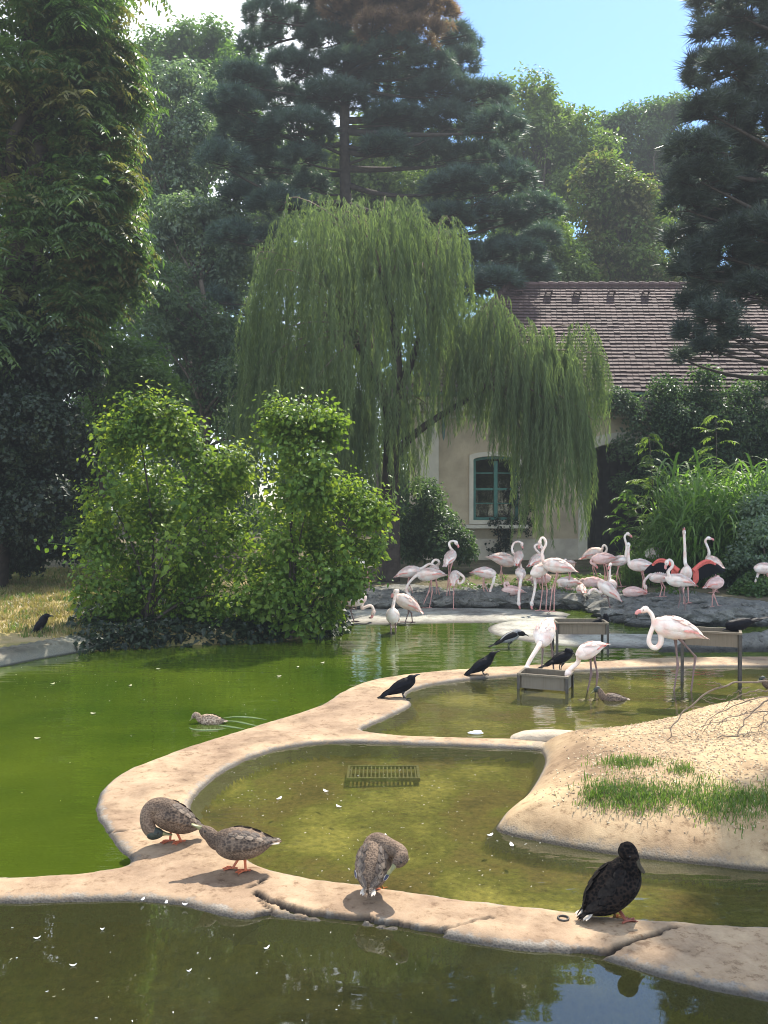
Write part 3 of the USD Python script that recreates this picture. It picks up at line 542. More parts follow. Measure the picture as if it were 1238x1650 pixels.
# window: surround, sill, frame, mullion, glazing bars, panes, black panel behind painted as the unlit room
w_ = part(house, 'window', slab(win.buffer(-.004).difference(win.buffer(-.085)), HY + .07, HY + .17), M_gpaint)
_loc[w_] = _loc[house]
part(house, 'window_surround', slab(arch(wx0 - .13, wx1 + .13, wz0 - .12, wz1 + .20, .14).difference(win.buffer(.003)), HY - .05, HY - .004), M_trimw)
part(house, 'window_sill', box(((wx0 + wx1) / 2, HY - .09, wz0 - .20), (wx1 - wx0 + .55, .24, .12), chamfer=.015), M_trimw)
xm = (wx0 + wx1) / 2
part(w_, 'mullion', box((xm, HY + .10, (wz0 + wz1) / 2), (.11, .10, wz1 - wz0 - .18)), M_gpaint)
bars = [wz0 + (wz1 - wz0) * k for k in (.27, .50, .76)]
for s, e in ((wx0 + .085, xm - .055), (xm + .055, wx1 - .085)):
    for k, zz in enumerate(bars):
        part(w_, 'glazing_bar', box(((s + e) / 2, HY + .115, zz), (e - s - .004, .05, .07 if k == 1 else .035)), M_gpaint)
    zs = [wz0 + .085] + bars + [wz1 - .06]
    for a, b in zip(zs[:-1], zs[1:]):
        part(w_, 'pane', box(((s + e) / 2, HY + .14, (a + b) / 2), (e - s, .006, b - a - .03)), M_glass)
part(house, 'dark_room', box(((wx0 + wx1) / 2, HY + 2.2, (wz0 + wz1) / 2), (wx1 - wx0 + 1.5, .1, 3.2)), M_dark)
# recessed gate in the arch
gt = part(house, 'gate', slab(arch(dx0 + .01, dx1 - .01, ZB, dz1 + .24, .44), HY + 1.36, HY + 1.42), M_door)
nb = 12
for k in range(nb):
    w = (dx1 - dx0 - .1) / nb; part(gt, 'plank', box((dx0 + .05 + w * (k + .5), HY + 1.33, ZB + 1.6), (w - .015, .05, 3.1), chamfer=.008), M_door)
part(house, 'passage_wall', box((dx0 - .1, HY + .9, 1.9), (.2, .98, 3.3)), M_wall); part(house, 'passage_wall', box((dx1 + .1, HY + .9, 1.9), (.2, .98, 3.3)), M_wall)
# hip roof: deck, tiles, ridge caps, gutter
OV = 0.45; ex0, ex1, ey0, ey1 = X0 - OV, X1 + OV, HY - OV, HY + 10.4 + OV
rx0, rx1, ry = at_d(820, 462, 32.0)[0], at_d(1176, 462, 32.0)[0], 32.0
RZ = at_d(CX, 461, 32.0)[2]; EZ = ZE + 0.10
A, B, C_, D_, R0, R1 = (np.array(p) for p in ((ex0, ey0, EZ), (ex1, ey0, EZ), (ex1, ey1, EZ), (ex0, ey1, EZ), (rx0, ry, RZ), (rx1, ry, RZ)))
deck = trimesh.Trimesh([A, B, C_, D_, R0, R1] + [p - [0, 0, .12] for p in (A, B, C_, D_)], [[0, 1, 5], [0, 5, 4], [1, 2, 5], [2, 3, 4], [2, 4, 5], [3, 0, 4], [0, 6, 7], [0, 7, 1], [1, 7, 8], [1, 8, 2], [2, 8, 9], [2, 9, 3], [3, 9, 6], [3, 6, 0], [6, 8, 7], [6, 9, 8]], process=False)
roof = part(house, 'roof', deck, M_dark)
def tile_slope(p0, p1, q0, q1, pitch=0.222, tw=0.19):
    """rows of flat tiles from eave p0-p1 up to q0-q1, each tile its own little slab tilted on the row below"""
    ms_v, ms_f = [], []
    up = (q0 + q1) / 2 - (p0 + p1) / 2; along = unit(p1 - p0); up = unit(up - along * (up @ along)); nrm = np.cross(along, up)
    if nrm[2] < 0: nrm = -nrm
    hgt = (q0 - p0) @ up; rows = int(hgt / pitch)
    for i in range(rows):
        a = i * pitch; f = a / hgt; l, r = p0 + (q0 - p0) * f, p1 + (q1 - p1) * f; l = l - up * ((l - p0) @ up - a); wdt = (r - l) @ along; n = max(1, int(wdt / tw)); off = (i % 2) * .5
        for j in range(-1, n + 1):
            s0, s1 = (j + off) * tw + .006, (j + 1 + off) * tw - .006
            if s1 <= 0.03 or s0 >= wdt - 0.03: continue
            s0, s1 = max(s0, 0), min(s1, wdt)
            e = rngh.normal(0, .006, 2); k = len(ms_v) * 8; o = l + up * e[0]; z0, z1 = .058 + e[1], .012
            c = [o + along * s0 + nrm * z0, o + along * s1 + nrm * (z0 + rngh.normal(0, .004)), o + along * s1 + up * pitch * 1.12 + nrm * z1, o + along * s0 + up * pitch * 1.12 + nrm * z1]
            ms_v.append(np.array(c + [p - nrm * .028 for p in c])); ms_f.append(k + np.array([[0, 1, 2], [0, 2, 3], [4, 5, 1], [4, 1, 0], [7, 4, 0], [7, 0, 3], [5, 6, 2], [5, 2, 1]]))
    m = trimesh.Trimesh(np.vstack(ms_v), np.vstack(ms_f), process=False)
    return m
part(roof, 'roof_tiles', cat_([tile_slope(A, B, R0, R1), tile_slope(D_, A, R0, R0), tile_slope(B, C_, R1, R1)]), M_tile, kind='stuff')
def caps(a, b):
    n = int(np.linalg.norm(b - a) / .36)
    for k in range(n):
        p, q = a + (b - a) * (k - .06) / n, a + (b - a) * (k + 1.0) / n
        part(roof, 'ridge_tile', sweep([p + [0, 0, .05], q + [0, 0, .035]], [.13, .11], 8), M_tile)
caps(R0, R1); caps(A, R0); caps(B, R1)
for px in (836, 884, 930, 985, 1040):   # small vents near the ridge
    c = at_d(px, 486, 31.42); f = (c[0] - rx0) / (rx1 - rx0); p = A + (R0 - A) * .895; p[0] = c[0]
    part(roof, 'vent_tile', cat_([box(p + [0, -.12, .13], (.26, .22, .035), chamfer=.01), box(p + [-.11, -.1, .09], (.03, .2, .08)), box(p + [.11, -.1, .09], (.03, .2, .08))]), M_tile)
gp = np.array([[ex0, ey0 - .09, EZ - .04], [ex1, ey0 - .09, EZ - .07]])
ang = np.linspace(np.pi, 2 * np.pi, 9); gv, gf = [], []
prof = [(.085 * math.cos(a), .085 * math.sin(a)) for a in ang] + [(.075 * math.cos(a), .075 * math.sin(a)) for a in ang[::-1]]
gut = trimesh.creation.extrude_polygon(shapely.Polygon(prof), ex1 - ex0, engine='earcut'); v = np.array(gut.vertices); gut.vertices = np.column_stack([ex0 + v[:, 2], ey0 - .09 + v[:, 0], EZ - .03 + v[:, 1]]); gut.fix_normals()
part(house, 'gutter', gut, M_gutter, 30)
part(house, 'downpipe', cat_([tube([(X0 + .75, ey0 - .09, EZ - .12), (X0 + .75, HY - .10, EZ - .7), (X0 + .75, HY - .10, ZB + .2)], .05, n=8, seg=20)]), M_gutter, True)

# ------------------------------------------------------------------ trees
rg = np.random.default_rng(11)
L_left = [leafy('chestnut_leaf', (0.042, 0.085, 0.026), (0.17, 0.24, 0.085), .50, rough=.38, spec=.8), leafy('chestnut_leaf_tan', (0.085, 0.09, 0.028), (0.28, 0.24, 0.10), .45, rough=.4, spec=.7)]
L_grey = leafy('grey_green_leaf', (0.065, 0.105, 0.065), (0.26, 0.33, 0.22), .45, rough=.38, spec=.8)
L_mid = leafy('mid_green_leaf', (0.045, 0.09, 0.022), (0.16, 0.25, 0.06), .50, rough=.42, spec=.6)
L_deep = leafy('deep_green_leaf', (0.034, 0.064, 0.030), (0.125, 0.185, 0.085), .48, rough=.42, spec=.6)
L_yel = leafy('yellow_green_leaf', (0.065, 0.105, 0.022), (0.19, 0.25, 0.07), .48)
L_yolive = leafy('olive_yellow_leaf', (0.075, 0.085, 0.025), (0.22, 0.20, 0.08), .42)
L_bright = leafy('shrub_leaf', (0.050, 0.115, 0.012), (0.19, 0.31, 0.035), .55, rough=.42, spec=.45, tcol=(0.42, 0.55, 0.05))
L_bright2 = leafy('young_shrub_leaf', (0.085, 0.15, 0.015), (0.25, 0.36, 0.05), .58, rough=.42, spec=.45, tcol=(0.50, 0.60, 0.06))
L_need = [leafy('pine_needle', (0.032, 0.064, 0.056), (0.120, 0.180, 0.155), .25, rough=.45)]
L_need2 = [leafy('dark_pine_needle', (0.030, 0.046, 0.041), (0.095, 0.120, 0.102), .22, rough=.5)]
L_dead = leafy('dead_brown_needle', (0.13, 0.072, 0.055), (0.29, 0.18, 0.14), .5)
L_will = leafy('willow_leaf', (0.080, 0.118, 0.050), (0.25, 0.305, 0.150), .50)
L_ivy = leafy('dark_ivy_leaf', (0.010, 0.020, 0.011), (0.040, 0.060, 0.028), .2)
L_reed = leafy('reed_blade', (0.07, 0.13, 0.030), (0.22, 0.33, 0.085), .50)
pr = np.random.default_rng(3)
CL_small = [leaf_cluster(pr, 34, .36, .13, .075) for _ in range(4)]
CL_far = [leaf_cluster(pr, 40, .62, .24, .15) for _ in range(4)]
CL_comp = [compound_cluster(pr, .48, 5, 6, .17, .06) for _ in range(4)]
CL_need = [needle_tuft(pr, 52, .40, .015) for _ in range(5)]
CL_ivy = [leaf_cluster(pr, 26, .22, .09, .08, .5) for _ in range(3)]

# big chestnut on the left, dark ivy added round its trunk for the shade there
def _ivy(th, C, r):
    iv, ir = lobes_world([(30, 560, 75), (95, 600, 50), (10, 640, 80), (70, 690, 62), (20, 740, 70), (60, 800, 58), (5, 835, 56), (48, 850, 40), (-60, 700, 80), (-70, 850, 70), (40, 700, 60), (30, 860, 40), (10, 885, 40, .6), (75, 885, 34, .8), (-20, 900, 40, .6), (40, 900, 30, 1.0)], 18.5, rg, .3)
    P, N = on_lobes(iv, ir, .25, rg, 1.0); scatter(th, 'ivy', CL_ivy, L_ivy, P, frames(N, rg, .8), rg.uniform(.9, 1.5, len(P)), rg, label='dark ivy mass added around the lower trunk for its shade')
broad_tree('chestnut_tree', 'tall chestnut with browning leaf tips and a trunk wrapped in added dark ivy at left edge', 19.0, -35,
           [(40, 30, 105), (128, 40, 70), (62, 150, 110), (150, 130, 52), (150, 215, 60), (35, 270, 115), (150, 300, 66), (75, 385, 105), (172, 390, 54), (60, 490, 85), (135, 480, 60), (170, 450, 36), (40, -90, 120), (130, -70, 80), (-90, 60, 140), (-110, 250, 150), (-100, 430, 130), (60, -200, 110), (100, 230, 60), (180, 300, 34), (185, 400, 32), (110, 330, 60), (100, 120, 70), (175, 90, 26), (20, 560, 60), (110, 560, 44), (-60, -180, 160), (90, -300, 110), (150, -160, 70)],
           [L_left[0], L_left[0], L_left[0], L_left[1]], CL_comp, .45, rg, dens=.95, r0=.42, extra=_ivy, bark=M_barkd, lean=.25, sub=12, subr=.42, back=True, depth=.7)
# woods behind on the left
broad_tree('leafy_tree', 'sunlit green tree crown topmost behind the chestnut, under the cloud', 46.0, 300, [(228, 95, 38), (265, 80, 36), (305, 72, 40), (350, 72, 38), (385, 95, 36), (250, 140, 45), (310, 130, 48), (365, 140, 46), (215, 140, 40), (300, 190, 60), (380, 200, 60)], L_mid, CL_far, .7, rg, dens=1.0, r0=.4, group=None)
broad_tree('grey_leaf_tree', 'grey green round crowned tree between the chestnut and the pine', 37.0, 270, [(235, 145, 38), (275, 130, 36), (315, 155, 36), (245, 200, 48), (300, 205, 50), (330, 240, 40), (235, 265, 48), (285, 275, 48), (220, 330, 40), (300, 320, 45), (190, 250, 40)], L_grey, CL_far, .55, rg, dens=1.1, r0=.3, scale=(.6, .95))
broad_tree('grey_leaf_tree', 'pale grey green tree left of the willow, below the other grey one', 34.0, 300, [(275, 350, 36), (310, 345, 40), (350, 350, 40), (380, 375, 30), (290, 400, 42), (345, 405, 46), (385, 430, 34), (250, 385, 34), (330, 455, 46), (275, 460, 44), (375, 480, 36)], L_grey, CL_far, .55, rg, dens=.9, r0=.25, scale=(.55, .9))
broad_tree('shade_tree', 'dark shaded tree mass low between the chestnut and the willow', 30.0, 330, [(250, 480, 50), (310, 520, 52), (365, 545, 45), (255, 550, 48), (320, 590, 52), (380, 620, 48), (270, 640, 50), (340, 670, 52), (395, 700, 46), (290, 730, 55), (360, 770, 55), (300, 820, 55), (380, 850, 50), (230, 430, 36)], L_deep, CL_small, .5, rg, dens=1.0, r0=.25, scale=(1.1, 1.7))
broad_tree('light_bush', 'tall pale green bush behind the left leafy shrub', 22.5, 170, [(165, 560, 32), (205, 575, 34), (170, 610, 40), (225, 610, 42), (255, 635, 32), (130, 600, 26), (140, 660, 45), (200, 665, 48), (90, 690, 40), (110, 740, 45), (75, 760, 38), (160, 730, 50), (90, 820, 42), (130, 800, 45), (60, 830, 30), (110, 870, 40)], L_mid, CL_small, .36, rg, dens=.9, r0=.10, cat='bush', scale=(.8, 1.2))
broad_tree('leafy_tree', 'yellow green crown showing through the gap beside the black pine trunk', 45.0, 610, [(600, 225, 48), (660, 235, 50), (520, 260, 50), (580, 295, 60), (655, 315, 60), (485, 330, 60), (725, 300, 54), (550, 370, 60), (640, 390, 60)], L_yel, CL_far, .7, rg, dens=1.0, r0=.3)
# woods behind on the right
broad_tree('leafy_tree', 'wide sunlit crown right of the pine against the blue sky', 48.0, 860, [(790, 175, 34), (822, 160, 36), (860, 165, 36), (895, 185, 36), (930, 205, 34), (955, 240, 32), (830, 215, 48), (880, 235, 50), (920, 270, 44), (850, 285, 50), (905, 320, 46), (800, 250, 46), (950, 290, 30), (860, 350, 46)], L_yel, CL_far, .75, rg, dens=.9, r0=.4)
broad_tree('leafy_tree', 'darker crowned tree at the skyline left of the tall right pine', 54.0, 1050, [(985, 205, 24), (1010, 200, 26), (1045, 190, 30), (1075, 175, 26), (1100, 185, 30), (1010, 245, 36), (1060, 235, 40), (1100, 240, 40), (1030, 285, 36), (1080, 290, 44), (1120, 290, 44)], [L_deep, L_mid], CL_far, .8, rg, dens=.9, r0=.4)
broad_tree('leafy_tree', 'olive yellow tree just above the roof ridge', 42.0, 1000, [(972, 275, 26), (990, 310, 34), (1020, 320, 32), (1050, 345, 32), (970, 345, 34), (1010, 370, 42), (1050, 395, 40), (970, 400, 38), (1010, 430, 42), (1060, 440, 40), (950, 440, 36)], [L_yolive, L_yel], CL_far, .62, rg, dens=.95, r0=.3)
broad_tree('leafy_tree', 'bright green slender tree between the pine and the roof ridge', 38.5, 895, [(880, 345, 20), (890, 375, 26), (905, 405, 28), (880, 415, 28), (925, 435, 28), (900, 450, 32), (945, 455, 26), (865, 455, 30), (860, 385, 18)], L_yel, CL_far, .5, rg, dens=1.0, r0=.15, scale=(.6, .9))
# far woods fill what stands behind everything
rw = np.random.default_rng(21)
fw = [(x + rw.uniform(-30, 30), y + rw.uniform(-25, 25), 75) for x in range(-350, 1650, 90) for y in range(300, 900, 85)]
Cw, rwid = lobes_world(fw, 62.0, rw, 2.0, back=False)
P, N = on_lobes(Cw, rwid, 1.3, rw, .9, sub=7)
UsdGeom.Xform.Define(stage, '/World/distant_wood'); tag(stage.GetPrimAtPath('/World/distant_wood'), 'far dark wood closing the view behind every other tree', 'woodland', kind='stuff')
scatter('/World/distant_wood', 'foliage', CL_far, [L_deep, L_mid], P, frames(N, rw, .5), rw.uniform(1.6, 2.4, len(P)), rw)
rw2 = np.random.default_rng(22)

# ---- pines: flat pads of needle tufts on limbs
def pine(name, label, Y, trunk_px, top_py, pads, r0, needles, rng, dead=None, dens=1.0, tuft=.36, depth=1.0, drop=0.0):
    b = at_d(trunk_px, 900, Y); b[2] = gz(b[0], b[1]) - .1; t = at_d(trunk_px + 4, top_py, Y)
    th = thing(name, label, 'pine', b)
    k = np.linspace(0, 1, 8)[:, None]; ax = b + (t - b) * k; ax[1:-1, 0] += rng.normal(0, .08, 6)
    tp = spline(ax, 30); part(th, 'trunk', sweep(tp, r0 * (1 - .8 * np.linspace(0, 1, 30)) * (1 + .4 * np.exp(-np.linspace(0, 1, 30) * 20)), 12), M_barkd, True)
    limbs, P, N, Pd, Nd = [], [], [], [], []
    for q in pads:
        c = at_d(q[0], q[1], Y + (q[4] if len(q) > 4 else rng.uniform(-1, 1) * depth * min(3.2, .4 + abs(q[0] - trunk_px) * Y / FPX))); rx, rz = q[2] * Y / FPX, q[3] * Y / FPX
        n = max(10, int(dens * 13 * rx * rx / (tuft * tuft))); a = rng.uniform(0, 2 * np.pi, n); rr = np.sqrt(rng.uniform(0, 1, n))
        bump = .55 + .5 * meshkit.noise(np.stack([np.cos(a) * rr * 3 + q[0], np.sin(a) * rr * 3 + q[1], 0 * a], -1), 3)
        p = np.stack([np.cos(a) * rr * rx, np.sin(a) * rr * rx, rz * (np.sqrt(np.maximum(1 - rr ** 2, 0)) * bump * 1.3 - .35 * rng.uniform(0, 1, n) - .25)], -1) + c
        nn = np.stack([np.cos(a) * rr, np.sin(a) * rr, np.full(n, .9)], -1) + rng.normal(0, .25, (n, 3))
        (Pd if dead and dead(q) else P).append(p); (Nd if dead and dead(q) else N).append(nn)
        h = np.clip(c[2] - b[2] - .25 * abs(c[0] - b[0]) * rng.uniform(-.6, 1.2) + drop, 1.5, (t - b)[2] * .97); s = b + (t - b) * h / (t - b)[2]; d = np.linalg.norm(c - s)
        part(th, 'limb', sweep(spline([s, s + (c - s) * .4 + [0, 0, -.05 * d] + rng.normal(0, .04 * d, 3), c + [0, 0, -.3 * rz]], 9), np.linspace(min(.16, .03 + .022 * d), .02, 9), 5), M_barkd, True)
        for _ in range(6):   # bare twigs under the pad
            a = rng.uniform(0, 2 * np.pi); e = c + [np.cos(a) * rx * .8, np.sin(a) * rx * .8, 0]; s2 = c + (s - c) * rng.uniform(.02, .35)
            limbs.append(sweep(spline([s2, (s2 + e) / 2 + [0, 0, -.1 * rz], e], 5), np.linspace(.025, .008, 5), 3))
    part(th, 'bare_twigs', cat_(limbs), M_barkd, True, kind='stuff')
    P, N = np.vstack(P), np.vstack(N); scatter(th, 'crown', CL_need, needles, P, frames(N, rng, .85), rng.uniform(.7, 1.25, len(P)), rng)
    if Pd:
        P, N = np.vstack(Pd), np.vstack(Nd); scatter(th, 'dead_crown', CL_need, L_dead, P, frames(N, rng, .85), rng.uniform(.7, 1.1, len(P)), rng, label='dead brown branches in the top')
    return th
rp = np.random.default_rng(31)
pads = [(560, -70, 60, 26), (520, -110, 50, 26), (620, -110, 56, 26), (570, -150, 60, 26), (640, -165, 40, 24), (540, -190, 46, 24), (590, -225, 44, 24), (570, -265, 30, 22), (425, 25, 34, 22), (470, 40, 40, 24), (420, 70, 36, 22), (480, -10, 36, 22), (540, 20, 40, 26), (520, 70, 46, 24), (590, 75, 40, 22), (640, 85, 44, 22), (725, 60, 34, 22), (755, 75, 26, 18), (740, 100, 36, 18), (690, 110, 44, 20), (560, 110, 50, 22), (470, 110, 46, 22), (395, 130, 42, 22), (380, 170, 44, 24), (450, 165, 56, 24), (540, 160, 56, 24), (630, 140, 56, 22), (710, 150, 56, 22), (780, 160, 46, 20), (800, 205, 44, 22), (720, 200, 58, 22), (640, 195, 50, 20), (480, 210, 56, 22), (400, 220, 52, 24), (360, 260, 40, 24), (430, 270, 54, 24), (490, 255, 36, 18), (620, 235, 36, 16), (690, 250, 50, 20), (770, 255, 50, 22), (820, 290, 40, 22), (740, 300, 54, 20), (400, 320, 46, 24), (450, 330, 46, 22), (370, 380, 32, 24), (860, 340, 44, 22), (800, 350, 56, 22), (720, 350, 44, 18), (870, 385, 34, 20), (820, 410, 56, 22), (760, 415, 40, 18), (860, 440, 40, 20), (790, 455, 46, 18), (430, 390, 40, 22), (350, 490, 26, 26), (365, 545, 24, 24), (500, 300, 34, 16),
        (545, 12, 30, 14, -1.6), (590, 8, 42, 18, -1.8), (640, 12, 48, 22, -2.0), (690, 25, 46, 22, -1.6), (615, 42, 40, 16, -2.2), (675, 55, 40, 16, -2.0), (570, -20, 40, 20, -1), (650, -25, 46, 20, -1)]
pine('black_pine', 'tall black pine with a dead brown top behind the willow', 34.0, 556, -285, pads, .36, L_need, rp,
     dead=lambda q: q in pads[-8:], dens=1.05, depth=.75)
pads2 = [(1150, 5, 40, 24), (1200, 20, 46, 26), (1160, 50, 38, 24), (1225, 60, 46, 26), (1130, 105, 26, 20), (1175, 110, 44, 24), (1230, 130, 44, 26), (1125, 135, 26, 16), (1190, 165, 50, 24), (1150, 180, 40, 20), (1235, 200, 50, 26), (1170, 225, 50, 24), (1120, 240, 40, 22), (1215, 265, 50, 26), (1130, 285, 46, 24), (1180, 310, 50, 24), (1240, 325, 46, 26), (1105, 330, 36, 22), (1150, 355, 50, 24), (1210, 375, 52, 24), (1100, 385, 38, 22), (1160, 405, 50, 24), (1235, 420, 44, 24), (1105, 435, 36, 22), (1160, 455, 48, 22), (1215, 470, 44, 20), (1120, 490, 28, 18), (1150, 510, 32, 18), (1110, 540, 26, 16), (1140, 560, 26, 14), (1100, 575, 18, 14), (1180, 540, 24, 14),
         (1290, 20, 60, 26), (1320, 120, 60, 26), (1300, 220, 60, 28), (1330, 330, 60, 26), (1300, 420, 60, 26), (1250, -40, 60, 26), (1180, -50, 50, 24), (1330, -100, 60, 26), (1400, 60, 60, 28), (1420, 200, 60, 28), (1400, 330, 60, 28)]
pine('black_pine', 'dark pine at the right edge whose limbs hang before the roof', 23.0, 1300, -130, pads2, .3, L_need2, np.random.default_rng(32), dens=.85, tuft=.33, depth=.8)

# ---- weeping willow
rwl = np.random.default_rng(43)
WY = 21.8
def strand(rng, n=46):
    """one hanging twig, 1 m long, with narrow leaves"""
    z = -np.linspace(0, 1, n); arc = .22 * (1 - np.exp(-np.linspace(0, 1, n) * 5)); sw = .045 * np.sin(np.linspace(0, 5, n) + rng.uniform(0, 6))
    p = np.stack([arc, sw, z + .10 * np.exp(-((np.linspace(0, 1, n) - .05) / .08) ** 2)], -1)
    a = rng.uniform(0, 2 * np.pi, n); d = np.stack([np.cos(a) * .8, np.sin(a) * .8, np.full(n, -.8)], -1)
    v, f = leaf_geo(p, d, np.stack([np.cos(a), np.sin(a), np.full(n, .3)], -1), rng.uniform(.07, .13, n), .019, .2)
    tw = sweep(p[::6], .004, 3); return np.vstack([v, tw.vertices]), np.vstack([f, np.array(tw.faces) + len(v)])
def strand_l(rng, n=46):
    """leaves keep their size on a strand that is scaled to length 2.4"""
    v, f = strand(rng, n); return v, f
wb = at_d(626, 900, WY); wb[2] = gz(wb[0], wb[1]) - .1
willow = thing('weeping_willow', 'large weeping willow with hanging strands in front of the house', 'willow tree', wb)
hubs, S, SA, SL = [], [], [], []
def dome(cx, cy, rpx, toppy, n, hang, dy=0.0, sq=1.0, low=560, pw=1.9):
    """anchor points over a rounded crown, thinned in clumps so that tiers and gaps show"""
    c = at_d(cx, cy, WY + dy); R = rpx * WY / FPX; zt = at_d(cx, toppy, WY)[2]; zl = at_d(cx, low, WY)[2]; k = 0
    while k < n:
        a = rwl.uniform(0, 2 * np.pi); rr = rwl.uniform(0, 1) ** .55; q = rwl.uniform(0, 1)
        nz = meshkit.noise(np.array([[np.cos(a) * 2.4 * rr + cx * .1, np.sin(a) * 2.4 * rr, q * 2.5]]), 8)[0]
        if nz < rwl.uniform(.18, .55): continue
        z = zl + (zt - zl) * np.sqrt(max(0, 1 - rr ** pw)) * (.70 + .40 * nz)
        if rwl.uniform() < .45: z -= q * (z - zl + .6) * .8
        S.append(np.array([c[0] + np.cos(a) * rr * R * (.88 + .22 * nz), c[1] + np.sin(a) * rr * R * .8 * sq, z])); SA.append(a + rwl.normal(0, .7)); SL.append(rwl.uniform(*hang) * (.6 + .8 * nz)); k += 1
dome(570, 560, 182, 322, 960, (.7, 2.0), low=600)
dome(510, 470, 95, 312, 260, (.6, 1.6), low=480)
dome(645, 450, 95, 318, 260, (.6, 1.6), low=470)
dome(722, 450, 34, 345, 80, (.6, 1.4), low=430)
dome(480, 650, 96, 530, 240, (1.0, 2.4), dy=-.6, low=670)
dome(610, 700, 80, 600, 200, (.9, 2.2), dy=-.2, low=700)
dome(790, 580, 62, 488, 250, (.8, 1.9), dy=-.3, low=600)
dome(880, 640, 76, 545, 330, (.7, 1.9), dy=-.6, low=690)
dome(935, 590, 42, 530, 130, (.7, 1.8), dy=-.2, low=600)
dome(835, 620, 62, 515, 170, (.8, 1.9), dy=-.4, low=640)
dome(725, 560, 50, 470, 110, (.7, 1.6), dy=-.1, low=580)
dome(895, 730, 60, 640, 200, (1.0, 2.4), dy=-.8, low=740)
S, SA, SL = np.array(S), np.array(SA), np.array(SL)
Spx = CX + FPX * S[:, 0] / S[:, 1]      # how low the strands hang: short before the window, long at both sides
SL = np.minimum(SL, np.maximum(S[:, 2] - EYE + (np.interp(Spx, [380, 480, 650, 690, 745, 815, 838, 950, 980], [760, 850, 840, 735, 738, 742, 895, 885, 700]) - HORIZON) / FPX * WY - np.where(Spx > 830, rwl.uniform(-.1, 2.2, len(S)), rwl.uniform(-.1, 1.1, len(S))), .3))
keep = S[:, 2] > EYE - (np.interp(Spx, [380, 660, 700, 815, 838, 980], [800, 800, 690, 690, 830, 700]) - HORIZON) / FPX * WY; S, SA, SL = S[keep], SA[keep], SL[keep]
ca, sa = np.cos(SA), np.sin(SA); zer = np.zeros_like(ca)
RM = np.stack([np.stack([ca, -sa, zer], -1), np.stack([sa, ca, zer], -1), np.stack([zer, zer, zer + 1], -1)], 1)
# limbs first: fork at 2.5 m, arching outward
cnt = rwl.choice(len(S), 70, False); ends = S[cnt] + [0, 0, .02]
wl = [sweep(spline([wb, wb + [.05, 0, 1.5], at_d(632, 700, WY), at_d(640, 600, WY), at_d(610, 430, WY)], 24), np.linspace(.30, .07, 24), 10),
      sweep(spline([at_d(632, 740, WY), at_d(680, 690, WY - .2), at_d(760, 640, WY - .3), at_d(850, 590, WY - .4)], 16), np.linspace(.12, .03, 16), 7),
      sweep(spline([at_d(634, 690, WY), at_d(600, 600, WY), at_d(540, 480, WY - .2), at_d(500, 370, WY)], 16), np.linspace(.15, .03, 16), 7),
      sweep(spline([at_d(636, 650, WY), at_d(680, 540, WY), at_d(700, 440, WY), at_d(650, 350, WY)], 16), np.linspace(.13, .03, 16), 7)]
part(willow, 'trunk', wl[0], M_barkd, True)
for m in wl[1:]: part(willow, 'limb', m, M_barkd, True)
hub = [at_d(632, 640, WY), at_d(600, 560, WY), at_d(690, 520, WY), at_d(620, 460, WY), at_d(780, 625, WY - .3)]
tw = []
for e in ends:
    s = min(hub, key=lambda h: np.linalg.norm((h - e) * [1, 1, .6])); d = np.linalg.norm(e - s); a = unit((e - s) * [1, 1, 0])
    tw.append(sweep(spline([s, s + (e - s) * .5 + [0, 0, .18 * d], e + [0, 0, .05], e + a * .18 + [0, 0, -.12]], 10), np.linspace(.03, .008, 10), 4))
part(willow, 'branchlets', cat_(tw), M_twig, True)
long_ = SL > 1.7
scatter(willow, 'strands', [strand(rwl, 46) for _ in range(8)], L_will, S[~long_], RM[~long_], np.stack([np.ones((~long_).sum())] * 2 + [SL[~long_]], -1), rwl)
scatter(willow, 'long_strands', [strand(rwl, 84) for _ in range(8)], L_will, S[long_], RM[long_], np.stack([np.ones(long_.sum())] * 2 + [SL[long_]], -1), rwl)

